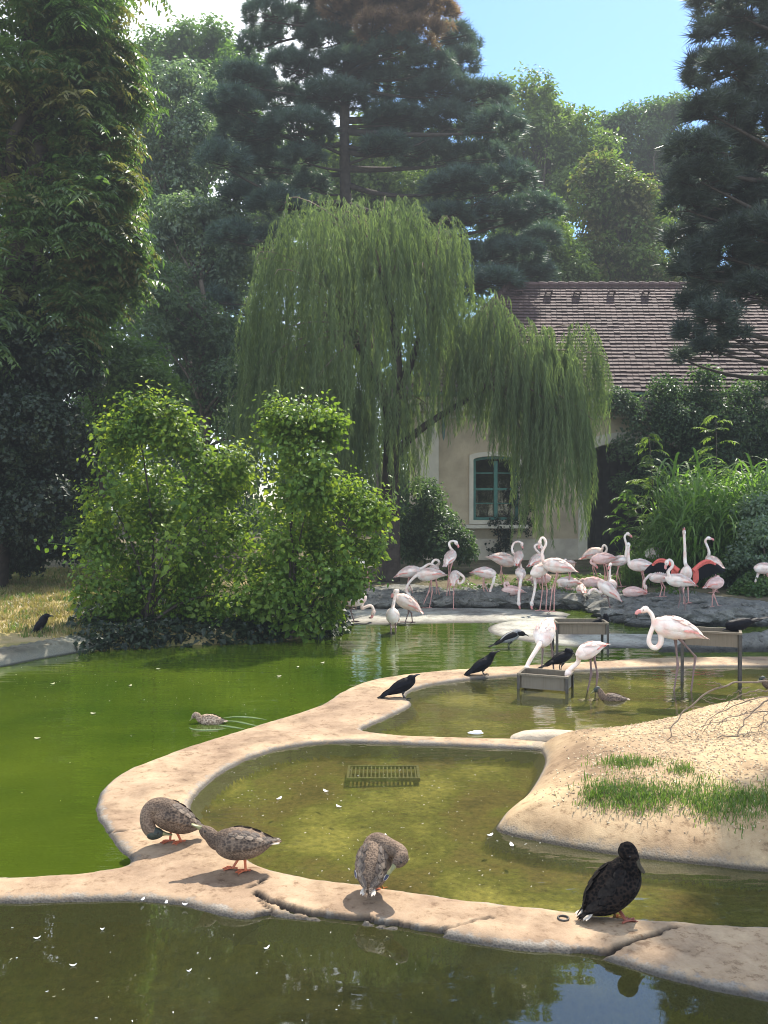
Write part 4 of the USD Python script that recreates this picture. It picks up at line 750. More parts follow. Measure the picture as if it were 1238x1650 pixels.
# ---- two leafy shrubs on the point
rs = np.random.default_rng(51)
def shoot(rng, n=15, H=.62, L=.125, w=.085):
    """an upright shoot with alternate pointed leaves on stalks"""
    t = np.linspace(.08, 1, n); a = np.arange(n) * 2.4 + rng.uniform(0, 6); bend = rng.normal(0, .10, 2)
    p = np.stack([bend[0] * t ** 2, bend[1] * t ** 2, t * H], -1)
    out = np.stack([np.cos(a), np.sin(a), .25 + .5 * t], -1); st = p + out * (.05 + .05 * (1 - t))[:, None]
    d = out * [1, 1, .2] + np.stack([0 * t, 0 * t, -.35 + .25 * t], -1) + rng.normal(0, .15, (n, 3)); nr = np.stack([np.cos(a) * .5, np.sin(a) * .5, 1 + 0 * t], -1) + rng.normal(0, .2, (n, 3))
    sz = (1.1 - .55 * t) * rng.uniform(.8, 1.15, n)
    d /= np.linalg.norm(d, axis=1, keepdims=True); s = np.cross(d, nr); s /= np.linalg.norm(s, axis=1, keepdims=True); u = np.cross(s, d)
    V, F_ = [], []
    for i in range(n):
        l, ww = L * sz[i], w * sz[i]; b = st[i]; k = len(V)
        V += [b, b + d[i] * l * .28 + s[i] * ww * .5 + u[i] * .12 * ww, b + d[i] * l * .62 + s[i] * ww * .36 + u[i] * .06 * ww, b + d[i] * l - u[i] * .14 * l, b + d[i] * l * .62 - s[i] * ww * .36 + u[i] * .06 * ww, b + d[i] * l * .28 - s[i] * ww * .5 + u[i] * .12 * ww, b + d[i] * l * .5]
        F_ += [[k, k + 1, k + 6], [k + 1, k + 2, k + 6], [k + 2, k + 3, k + 6], [k + 3, k + 4, k + 6], [k + 4, k + 5, k + 6], [k + 5, k, k + 6]]
    tw_ = sweep(p[::3], .006, 3); k = len(V)
    return np.vstack([np.array(V), tw_.vertices]), np.vstack([np.array(F_), np.array(tw_.faces) + k])
SH = [shoot(rs) for _ in range(7)]
def shrub(label, Y, base_px, lobes, n, rng):
    C, r = lobes_world(lobes, Y, rng, .8, back=False)
    C[:, 2] -= .13; r *= .90
    b = at_d(base_px, 960, Y); b[2] = gz(b[0], b[1]) - .05
    th = thing('leafy_shrub', label, 'shrub', b)
    for k in range(7):
        e = C[rng.integers(len(C))]; s = b + np.r_[rng.normal(0, .12, 2), 0]
        part(th, 'stem', sweep(spline([s, s + (e - s) * .4 + np.r_[rng.normal(0, .1, 2), .25], e], 12), np.linspace(.034, .008, 12), 6), M_barkd, True)
    P, N = on_lobes(C, r, .33, rng, n, sub=10, subr=.5, lowcut=.6)
    up = N * [1, 1, .6] + [0, 0, .75]; scatter(th, 'foliage', SH, [L_bright, L_bright, L_bright2], P - up / np.linalg.norm(up, axis=1, keepdims=True) * .3, frames(up + rng.normal(0, .25, up.shape), rng, 1.0), rng.uniform(.6, 1.3, len(P)), rng)
    return th
shrub('broad leafy shrub on the left half of the pond point', 14.6, 240, [(225, 690, 40), (200, 735, 50), (280, 700, 44), (330, 735, 44), (250, 770, 62), (180, 800, 48), (330, 800, 56), (365, 775, 26), (240, 860, 70), (330, 880, 66), (170, 880, 46), (160, 940, 42), (250, 940, 58), (330, 950, 56), (375, 850, 34), (200, 985, 36), (290, 665, 20), (230, 655, 20), (190, 690, 22), (385, 745, 18), (390, 950, 50), (300, 900, 60), (210, 900, 50), (300, 980, 44), (150, 850, 26), (240, 820, 70, .6), (300, 830, 70, .6), (230, 930, 60, .5), (300, 940, 60, .5), (180, 970, 34), (350, 990, 34)], .95, rs)
shrub('leafy shrub right of the other, its shoots reaching towards the flamingos', 14.3, 470, [(455, 690, 30), (520, 690, 20), (472, 730, 36), (512, 755, 36), (440, 668, 16), (480, 668, 16), (528, 672, 14), (462, 790, 42), (530, 810, 52), (570, 790, 28), (595, 825, 28), (480, 860, 62), (550, 870, 50), (445, 870, 40), (590, 870, 26), (500, 935, 58), (550, 930, 40), (440, 940, 56), (570, 920, 26), (535, 975, 34), (470, 985, 44), (608, 815, 18), (500, 790, 40), (420, 980, 40), (490, 830, 60, .6), (530, 880, 55, .6), (460, 930, 60, .5), (520, 940, 55, .5), (400, 900, 40, .4)], .95, rs)
broad_tree('low_bush', 'dark low bush at the house wall beside the willow trunk', 23.0, 700, [(665, 850, 22), (690, 830, 30), (720, 860, 26), (700, 865, 30), (660, 875, 22), (740, 875, 16), (690, 800, 20), (680, 890, 24), (722, 888, 22), (650, 885, 18), (700, 845, 34), (745, 890, 12)], L_deep, CL_small, .3, rs, dens=.9, r0=.05, cat='bush', scale=(.6, 1.0))
# ground ivy under the shrubs
gi = np.array([at(x + rs.uniform(-6, 6), y, .2) for x in np.arange(130, 548, 3.2) for y in np.interp(rs.uniform(0, 1, 8), [0, 1], [975 - .0 * x, 1046 - .052 * (x - 130)])])
gi[:, 2] = [gz(*p[:2]) for p in gi]; gi = gi[gi[:, 2] > -.08]; gi[:, 2] = np.maximum(gi[:, 2], .02)
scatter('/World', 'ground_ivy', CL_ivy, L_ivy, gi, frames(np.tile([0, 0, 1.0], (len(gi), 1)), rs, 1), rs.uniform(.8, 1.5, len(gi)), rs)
tag(stage.GetPrimAtPath('/World/ground_ivy'), 'dark trailing ivy along the pond edge beneath the leafy shrubs', 'ivy')
# vines on the house front at right
Cv, rv = lobes_world([(1030, 670, 30), (1075, 640, 34), (1120, 655, 36), (1060, 700, 36), (1110, 705, 40), (1160, 680, 40), (1200, 650, 40), (1210, 710, 44), (1150, 740, 44), (1010, 730, 26), (1060, 755, 34), (1235, 690, 44), (1290, 680, 50), (1010, 790, 24), (1220, 770, 46), (1000, 650, 20), (1090, 680, 44), (1140, 620, 26), (1190, 700, 50), (1130, 760, 50), (1080, 780, 40), (1250, 740, 50), (1180, 790, 50), (1240, 630, 36)], 26.1, rs, .25, back=False)
P, N = on_lobes(Cv, rv, .36, rs, 1.1)
vine = thing('climbing_vine', 'dark creeper covering the house front above the reeds', 'climbing plant', (Cv[0][0], 26.5, .6))
scatter(vine, 'leaves', CL_small, L_deep, P, frames(N, rs, .6), rs.uniform(.7, 1.1, len(P)), rs)
part(vine, 'stem', cat_([tube([(x, 26.75, .5), (x + .3, 26.7, 2), (x + rs.uniform(-.4, .4), 26.7, 4.2)], .04, .015) for x in np.linspace(8.3, 13, 6)]), M_barkd, True)
# creeper by the window
cw = thing('climbing_vine', 'thin dark creeper climbing the wall below the green window', 'climbing plant', (hx(815), 26.9, .5))
cp = [(800, 890), (812, 860), (820, 835), (830, 800), (838, 760), (845, 850), (800, 845), (850, 820), (815, 875)]
P = np.array([at_d(x + rs.normal(0, 6), y + rs.normal(0, 10), 26.85) for x, y in cp for _ in range(9)])
scatter(cw, 'leaves', CL_ivy, L_ivy, P, frames(np.tile([0, -1.0, .3], (len(P), 1)), rs, .9), rs.uniform(.5, .9, len(P)), rs)
part(cw, 'stem', cat_([tube([at_d(800, 893, 26.9), at_d(812, 860, 26.9), at_d(835, 790, 26.9)], .025, .01), tube([at_d(815, 893, 26.9), at_d(822, 850, 26.9), at_d(850, 815, 26.9)], .02, .008), tube([at_d(808, 893, 26.9), at_d(800, 845, 26.9)], .02, .008)]), M_barkd, True)

# ---- reeds, saplings and scrub on the right bank
rr_ = np.random.default_rng(61)
def reed_clump(rng, n=6, H=1.5):
    """upright canes with long arching blades"""
    V, F_ = [], []
    for _ in range(n):
        b = np.r_[rng.normal(0, .2, 2), 0]; a = rng.uniform(0, 2 * np.pi); h = H * rng.uniform(.6, 1.2); lean = rng.uniform(.03, .25)
        for j in range(6):
            t0 = .2 + .15 * j; p0 = b + np.array([np.cos(a) * lean * t0, np.sin(a) * lean * t0, t0]) * h; aj = a + j * 2.6 + rng.normal(0, .4); o = np.array([np.cos(aj), np.sin(aj), 0]); l = rng.uniform(.45, .85); w = rng.uniform(.012, .024); up = rng.uniform(.9, 1.6); dr = rng.uniform(.7, 1.5)
            s = np.cross(o, [0, 0, 1.0]); k = len(V)
            for q in np.linspace(0, 1, 7):
                cc = p0 + o * l * q * .75 + np.array([0, 0, l * (up * q - dr * q * q)]); ww = w * (.5 + q) * (1 - q ** 3) + .001; V += [cc - s * ww, cc + s * ww + [0, 0, ww * .5]]
            for q in range(6): F_ += [[k + 2 * q, k + 2 * q + 1, k + 2 * q + 3], [k + 2 * q, k + 2 * q + 3, k + 2 * q + 2]]
        st_ = sweep(spline([b, b + np.array([np.cos(a) * lean * .4, np.sin(a) * lean * .4, .5]) * h, b + np.array([np.cos(a) * lean, np.sin(a) * lean, 1]) * h], 5), np.linspace(.008, .003, 5), 3); k = len(V)
        V += list(st_.vertices); F_ += (np.array(st_.faces) + k).tolist()
    return np.array(V), np.array(F_)
RC = [reed_clump(rr_) for _ in range(5)]
rpz = []
for _ in range(320):
    px = rr_.uniform(1005, 1420); y = rr_.uniform(20.2, 23.5); x = (px - CX) / FPX * y; f = np.clip((px - 1000) / 90, .35, 1); rpz.append((x, y, gz(x, y) - .05, f))
rpz = np.array(rpz)
scatter('/World', 'reeds', RC, L_reed, rpz[:, :3], frames(np.tile([0, 0, 1.0], (len(rpz), 1)), rr_, 1), rpz[:, 3] * rr_.uniform(.9, 1.65, len(rpz)), rr_)
tag(stage.GetPrimAtPath('/World/reeds'), 'dense green reed bed behind the flamingos at right', 'reeds')
def sapling(label, px, top, Y, spread, rng, m=None):
    b = at_d(px, 900, Y); b[2] = gz(b[0], b[1]) - .05; t = at_d(px + rng.uniform(-8, 8), top, Y)
    th = thing('sapling', label, 'sapling', b); part(th, 'stem', sweep(spline([b, (b + t) / 2 + [.06, 0, 0], t], 10), np.linspace(.03, .008, 10), 6), M_bark, True)
    Bs, D, N = [], [], []
    for k in range(24):
        f = .40 + .60 * k / 23 + rng.normal(0, .01); p = b + (t - b) * f; a = rng.uniform(0, 2 * np.pi); o = np.array([np.cos(a), np.sin(a), rng.uniform(.3, .9)]); l = spread * (1.2 - .6 * (f - .40) / .6) * rng.uniform(.65, 1.15); dr = rng.uniform(.4, 1.0)
        for i in range(9):
            q = p + o * l * (i + 1) / 9 - np.array([0, 0, dr * l * ((i + 1) / 9) ** 2]); tg_ = o - np.array([0, 0, 2 * dr * (i + 1) / 9]); sd_ = unit(np.cross(o, [0, 0, 1.0]))
            for sg in (-1, 1): Bs.append(q); D.append(sd_ * sg + .6 * tg_ + [0, 0, -.25] + rng.normal(0, .12, 3)); N.append(np.array([0, 0, 1.0]) + rng.normal(0, .3, 3))
    v, f = leaf_geo(Bs, D, N, .17, .05); part(th, 'crown', (v, f), m or L_mid)
sapling('feathery sapling rising left out of the reeds before the creeper', 1052, 700, 22.5, .55, rr_, L_yel)
sapling('taller feathery sapling at the right in the reeds, before the creeper', 1148, 675, 22.8, .65, rr_, L_yel)
sapling('short sapling in the shade of the house gateway', 1012, 790, 22.0, .45, rr_)
broad_tree('scrub_bush', 'dusty pale leaved bush at the right edge in front of the reeds', 19.6, 1235, [(1225, 860, 30), (1210, 900, 26), (1245, 890, 36), (1240, 930, 30), (1215, 940, 22), (1265, 840, 40), (1270, 920, 40), (1235, 820, 22)], L_grey, CL_ivy, .22, rr_, dens=.8, r0=.04, cat='bush', scale=(.7, 1.0))
broad_tree('scrub_bush', 'small green bush low at the right edge behind the rocks', 18.6, 1225, [(1215, 955, 16), (1235, 945, 20), (1190, 962, 12), (1250, 962, 22)], L_mid, CL_ivy, .2, rr_, dens=.9, r0=.03, cat='bush', scale=(.6, .9))
broad_tree('scrub_bush', 'small bright bush among the flamingos beside the spread wings', 19.8, 1162, [(1160, 905, 14), (1172, 925, 14), (1150, 930, 12), (1180, 900, 10)], L_mid, CL_ivy, .18, rr_, dens=.9, r0=.02, cat='bush', scale=(.5, .8))
# a tree just outside the frame at the right: its shade falls on the near end of the strip and the bank
_k = 1 / math.tan(SUN_EL); sl = []
for sx, sy, R_, z in ((.8, 3.25, .7, 11.3), (0.0, 3.0, .6, 11.8), (1.6, 3.4, .75, 11.6), (1.0, 2.6, .8, 11.6), (2.3, 4.1, .8, 11.5), (2.75, 4.75, .75, 11.5), (2.75, 4.0, .85, 11.0), (3.15, 4.9, .8, 12.0), (3.9, 5.7, 1.1, 11.4), (3.9, 4.4, 1.1, 12.4), (4.9, 5.1, 1.4, 11.2), (3.1, 3.1, .9, 11.6), (4.3, 3.2, 1.2, 10.8), (5.6, 6.3, 1.5, 12.2), (5.2, 3.8, 1.3, 13.0)):
    X, Y_ = sx + math.sin(SUN_AZ) * _k * z, sy + math.cos(SUN_AZ) * _k * z; sl.append((CX + FPX * X / Y_, HORIZON - FPX * (z - EYE) / Y_, R_ * FPX / Y_, Y_ - 11.3))
sl += [(q[0], q[1] - 131, q[2], q[3] + 1.47) for q in sl][4:]
broad_tree('shade_tree', 'tall tree beyond the right side whose shade falls on the near bank', 11.3, 1900, sl, L_mid, CL_small, .36, rr_, dens=2.6, r0=.2, back=False)
# ------------------------------------------------------------------ birds
M_white = mat('flamingo_plumage', {
    'g': ('geometry', {}), 'n': ('noise_texture', {'scale': 9.0, 'detail': 4.0}), 'n2': ('noise_texture', {'scale': 60.0, 'detail': 3.0}),
    'r': ('rgb_ramp', {'ramp': [(0.3, (0.65, 0.43, 0.355)), (0.5, (0.68, 0.55, 0.47)), (0.7, (0.70, 0.63, 0.56))]}), 'b': ('bump', {'strength': 0.35, 'distance': 0.01}),
    'p': ('principled_bsdf', {'roughness': 0.85, 'specular_ior_level': 0.2, 'subsurface_weight': 0.15, 'subsurface_scale': 0.03, 'subsurface_radius': (1.0, 0.6, 0.5)})},
    [('g.position', 'n.vector'), ('g.position', 'n2.vector'), ('n.fac', 'r.fac'), ('r.color', 'p.base_color'), ('n2.fac', 'b.height'), ('b.normal', 'p.normal')])
M_pinkw = plain('pink_tinged_plumage', (0.68, 0.40, 0.34), 0.85, var=0.1, scale=14, bump=.3, spec=.2, col2=(0.73, 0.56, 0.50))
M_rose = plain('rose_red_covert', (0.62, 0.13, 0.10), 0.8, var=0.2, scale=14, bump=.3, spec=.2)
M_rosel = plain('pale_rose_covert', (0.62, 0.27, 0.22), 0.8, var=0.2, scale=14, bump=.3, spec=.2)
M_black = plain('black_plumage', (0.004, 0.004, 0.006), 0.55, var=0.4, scale=20, bump=.3, spec=.10)
M_leg = plain('pink_leg', (0.50, 0.26, 0.22), 0.6, var=0.25, scale=30)
M_legd = plain('wet_dark_leg', (0.16, 0.10, 0.09), 0.45, var=0.25, scale=30)
M_billp = plain('pink_bill', (0.62, 0.25, 0.22), 0.45, var=0.1)
M_billk = plain('black_bill', (0.015, 0.013, 0.013), 0.4, var=0.2)
M_eye = plain('eye', (0.01, 0.008, 0.006), 0.15, var=0.1)
M_grey = plain('grey_plumage', (0.20, 0.20, 0.20), 0.8, var=.15, scale=20, bump=.3)
T_FL = np.array([(-.62, .012, .010, -.07), (-.54, .045, .032, -.05), (-.40, .10, .085, -.02), (-.2, .155, .155, 0), (0, .18, .19, 0), (.18, .17, .185, .0), (.31, .13, .15, .01), (.41, .075, .09, .03), (.47, .02, .025, .045)])
T_CR = np.array([(-.50, .03, .02, -.03), (-.42, .07, .055, -.02), (-.28, .125, .115, -.005), (-.08, .165, .17, 0), (.12, .165, .175, 0), (.28, .13, .145, .015), (.38, .085, .10, .04), (.44, .02, .03, .06)])
T_DU = np.array([(-.58, .02, .014, .05), (-.50, .065, .04, .035), (-.38, .125, .10, .015), (-.2, .175, .165, 0), (0, .195, .195, 0), (.2, .185, .19, 0), (.34, .145, .15, .015), (.43, .085, .09, .04), (.48, .02, .02, .05)])
T_FL[:, 1:3] *= 1.20; T_DU[:, 1:3] *= 1.34
class Torso:
    def __init__(s, tab, L, c, yaw, tilt, roll=0.0, wide=1.0):
        s.tab, s.L, s.c = tab, L, np.asarray(c, float); s.wide = wide
        s.R = rot([0, 0, 1], yaw) @ rot([0, 1, 0], -tilt) @ rot([1, 0, 0], roll)
    def w(s, p): return s.c + (np.asarray(p, float) * s.L) @ s.R.T
    def ring(s, x):
        return [CubicSpline(s.tab[:, 0], s.tab[:, k])(x) for k in (1, 2, 3)]
    def mesh(s, n=18, k=20):
        x = np.linspace(s.tab[0, 0], s.tab[-1, 0], k); w, h, z = s.ring(x)
        m = sweep(np.stack([x, 0 * x, z], -1), np.maximum(w, .006) * s.wide, n, np.maximum(h, .006)); m.vertices = s.w(m.vertices); return m
    def surf(s, x, th, off=0.0):
        """point on the torso: th 0 = side (+y), 90 = back"""
        w, h, z = s.ring(np.asarray(x)); return np.stack([np.asarray(x) + 0 * w, (w * s.wide + off) * np.cos(th), z + (h + off) * np.sin(th)], -1)
    def shell(s, side, x0, x1, t0, t1, thick=.022, nu=18, nv=10, ridge=.004, taper=.5):
        """folded wing: a raised shell over one side with feather ridges"""
        u, v = np.meshgrid(np.linspace(0, 1, nu), np.linspace(0, 1, nv), indexing='ij')
        x = x0 + (x1 - x0) * u; lo = t0 + (t1 - t0) * .5 * (1 - u) * taper; hi = t1 - (t1 - t0) * .30 * (1 - u) * taper
        th = np.radians(lo + (hi - lo) * v); e = np.minimum(1, 4.5 * np.minimum(np.minimum(v, 1 - v), np.minimum(u, 1 - u) * 1.3))
        off = -.012 + (thick + .012) * np.sqrt(e) + ridge * np.sin(v * 30 + u * 5) * e + ridge * .8 * np.sin(u * 34 + v * 9) * e
        p = s.surf(x, th, off); p[..., 1] *= side
        i = np.arange(nu * nv).reshape(nu, nv); f = np.stack([i[:-1, :-1], i[1:, :-1], i[1:, 1:], i[:-1, 1:]], -1).reshape(-1, 4)
        f = np.vstack([f[:, [0, 1, 2]], f[:, [0, 2, 3]]]); m = trimesh.Trimesh(s.w(p.reshape(-1, 3)), f if side < 0 else f[:, ::-1], process=False)
        return m
def blade(p0, p1, w, nrm, n=6, camber=.15, blunt=.6):
    """one feather: long cambered vane"""
    p0, p1 = np.asarray(p0, float), np.asarray(p1, float); d = unit(p1 - p0); s = unit(np.cross(d, nrm)); u = np.cross(s, d); t = np.linspace(0, 1, n)
    ww = w * np.minimum(1, .35 + 2.2 * t) * np.where(t > blunt, np.sqrt(np.maximum(0, 1 - ((t - blunt) / (1 - blunt)) ** 2)), 1) / 2 + w * .02
    c = p0 + (p1 - p0) * t[:, None]
    V = np.stack([c - s * ww[:, None], c + u * (camber * ww)[:, None], c + s * ww[:, None], c - u * .004], 1).reshape(-1, 3); f = []
    for i in range(n - 1):
        a, b = 4 * i, 4 * i + 4
        for j in range(4): f += [[a + j, a + (j + 1) % 4, b + (j + 1) % 4], [a + j, b + (j + 1) % 4, b + j]]
    f += [[0, 3, 2], [0, 2, 1]]; k = 4 * (n - 1); f += [[k, k + 1, k + 2], [k, k + 2, k + 3]]
    return trimesh.Trimesh(V, f, process=False)
def neck_mesh(pts, rads, n=12, seg=40):
    p = spline(pts, seg); t = np.r_[0, np.cumsum(np.linalg.norm(np.diff(p, axis=0), axis=1))]; t /= t[-1]
    return sweep(p, np.interp(t, rads[0], rads[1]), n), p
def head_shape(hc, d, L, w, h, up=(0, 0, 1)):
    """an egg that narrows to the bill"""
    x = np.linspace(-1, 1, 11); r = np.sqrt(np.maximum(0, 1 - x ** 2)) * (1 - .22 * x); r[0] = r[-1] = .05
    return sweep(hc + np.outer(x * L, d), r * w, 12, r * h, up=up)
def web_foot(p, yaw, s):
    d = lambda a: np.array([math.cos(math.radians(yaw + a)), math.sin(math.radians(yaw + a)), 0]); p = np.asarray(p) + [0, 0, .003]
    ms = [tube([p + [0, 0, .006], p + d(a) * s * .55 + [0, 0, .007], p + d(a) * s * l], .006 * s / .07, .0025, 5, 5) for a, l in ((-32, .92), (0, 1.05), (32, .92), (180, .3))]
    q = [p + [0, 0, .006], p + d(-32) * s * .85, p + d(-14) * s * .78, p + d(0) * s, p + d(14) * s * .78, p + d(32) * s * .85]
    v = np.array(q + [a - [0, 0, .003] for a in q]); f = [[0, 1, 2], [0, 2, 3], [0, 3, 4], [0, 4, 5]]; f += [[a + 6, c + 6, b + 6] for a, b, c in f]
    return cat_(ms + [trimesh.Trimesh(v, f, process=False)])
def toes(p, yaw, s):
    d = lambda a: np.array([math.cos(math.radians(yaw + a)), math.sin(math.radians(yaw + a)), 0]); p = np.asarray(p) + [0, 0, .005]
    return cat_([tube([p, p + d(a) * s * .5 + [0, 0, .006], p + d(a) * s], .005, .002, 5, 5) for a in (-30, 0, 30, 180)])

def flamingo(label, body, foot, yaw, neck, bill=None, L=.60, tilt=0.0, legs=2, feet=None, sit=False, pink=0, wings=True, bent=None, Y=None, wide=1.0, depth0=0.0, tail=True, fz=None, legm=None, knee=.05, group='flamingos of the flock'):
    """body, foot, neck, bill: points read off the photograph, set at the bird's own distance"""
    g = hit(*foot, floor=-.02) if Y is None else at_d(foot[0], foot[1], Y)
    Yb = g[1]; c = at_d(body[0], body[1], Yb); g = np.array([c[0], Yb, max(gz(c[0], Yb), -.15)])
    th = thing('flamingo', label, 'flamingo', g, group)
    L *= .93; T = Torso(T_FL, L, c, yaw, tilt, wide=wide)
    m0 = M_pinkw if pink else M_white
    pts = [T.w((.12, 0, .02)), T.w((.36, 0, .035))] + [at_d(q[0], q[1], Yb + depth0 + (q[2] if len(q) > 2 else 0)) for q in neck]
    hc = pts[-1]; b3 = at_d(bill[0], bill[1], Yb + depth0 + (bill[2] if len(bill) > 2 else 0)) if bill is not None else None
    nm, path = neck_mesh(pts, ([0, .10, .28, .6, .93, 1], [.075, .060, .036, .027, .026, .027]), 12, 46)
    pieces = [T.mesh(), nm]
    if b3 is not None:
        d = unit(b3 - hc); hd = head_shape(hc + d * .015, d, .062, .034, .040); pieces.append(hd)
    part(th, 'body', union(pieces, 0.03, 8), m0, True)
    if b3 is not None:
        side = unit(np.cross(d, [0, 0, 1.0])) if abs(d[2]) < .9 else unit(np.cross(d, T.R[:, 0]))
        dn = np.cross(d, side); dn = dn if dn[2] < 0 or (abs(d[2]) > .7 and dn @ T.R[:, 0] < 0) else -dn
        k0, k1, k2 = hc + d * .055, hc + d * .105 - dn * .006, hc + d * .135 + dn * .045
        kp = spline([k0, k1, k2], 12); r = np.interp(np.linspace(0, 1, 12), [0, .3, .7, 1], [.026, .024, .020, .006])
        part(th, 'bill', sweep(kp[:9], r[:9] * .75, 8, r[:9]), M_billp, True); part(th, 'bill_tip', sweep(kp[8:], r[8:] * .78, 8, r[8:] * 1.02), M_billk, True)
        for s in (-1, 1): part(th, 'eye', trimesh.creation.icosphere(1, .0065).apply_translation(hc + d * .03 + side * s * .031 - dn * .010), M_eye, True)
    if wings:
        for s in (-1, 1): part(th, 'wing', T.shell(s, -.52, .30, -22, 84, thick=.020), M_pinkw if pink else M_white, True)
        for s in (-1, 1):        # back plumes laid over the folded wing, a few rose coverts showing at its lower edge
            for k in range(8):
                x0 = .16 - .075 * k; t = 62 + 14 * math.sin(k * 2.3); e = T.surf(np.array([x0, x0 - .20]), np.radians(np.array([t, t - 8.])), .022); e[1, 1] += .006; e[:, 1] *= s
                part(th, 'plume', blade(T.w(e[0]), T.w(e[1] + [0, s * .012, .012]), .085 * L, T.R @ np.array([0, s * .5, .85])), m0 if k % 4 else M_pinkw)
            for k in range(3):
                x0 = -.12 - .09 * k; e = T.surf(np.array([x0, x0 - .17]), np.radians(np.array([2. + 6 * k, 12. + 8 * k])), .026); e[:, 1] *= s
                part(th, 'covert_feather', blade(T.w(e[0]), T.w(e[1] + [0, s * .010, 0]), .05 * L, T.R @ np.array([0, s * .9, .3])), M_rosel)
    if tail:
        rr = np.random.default_rng(int(abs(body[0]) * 7 + body[1]))
        for k in range(5):
            y = (k - 2) * .028; part(th, 'tail_feather', blade(T.w((-.40, y, .03)), T.w((-.66 - .04 * rr.uniform(), y * 1.5, -.07 + .02 * rr.uniform())), .055 * L, T.R[:, 2]), M_pinkw if k % 2 else (M_rose if rr.uniform() < .25 else M_white))
        for s in (-1, 1):
            part(th, 'wing_tip', blade(T.w((-.25, s * .125, .02)), T.w((-.60, s * .045, -.03)), .10 * L, T.R @ np.array([0, s * .7, .7])), M_rose if rr.uniform() < .35 else M_pinkw)
    lm = legm or M_leg
    if sit:
        for s in (-1, 1): part(th, 'folded_leg', tube([T.w((-.1, s * .1, -.14)), [*(T.w((.12, s * .10, -.1))[:2]), g[2] + .03], [*(T.w((-.25, s * .1, -.1))[:2]), g[2] + .015]], .013, .009, 6), lm, True)
    else:
        ft = feet if feet is not None else ([foot] if legs == 1 else [(foot[0] - 6 * 78 * L / .6 / FPX * 18 / 1.0 * 0 - 3, foot[1]), (foot[0] + 4, foot[1])])
        for k in range(legs):
            s = (-1, 1)[k % 2] if legs == 2 else .25; f = ft[min(k, len(ft) - 1)]
            hip = T.w((-.05, s * .085, -.13)); p = at_d(f[0], f[1], Yb + (0 if feet is not None else .05 * s)); p[2] = max(gz(p[0], p[1]), -.16) if fz is None else fz
            kn = (hip + p) / 2 + np.array([0, 0, .03]) - T.R[:, 0] * [1, 1, 0] * knee
            if bent and k in bent: kn = at_d(*bent[k], Yb)
            q = np.vstack([np.linspace(hip, kn, 7), np.linspace(kn, p, 8)[1:]]); r = np.array([.030, .022, .016, .0125, .0115, .0125, .0185, .0135, .011, .0105, .0105, .0105, .011, .012])
            part(th, 'leg', sweep(q, r, 7), lm, True); part(th, 'foot', web_foot(p, yaw, .11), lm)
        if legs == 1:
            part(th, 'tucked_leg', tube([T.w((-.05, .08, -.13)), T.w((.05, .09, -.33)), T.w((-.22, .09, -.2))], .014, .009, 6), lm, True)
    return th, T, c

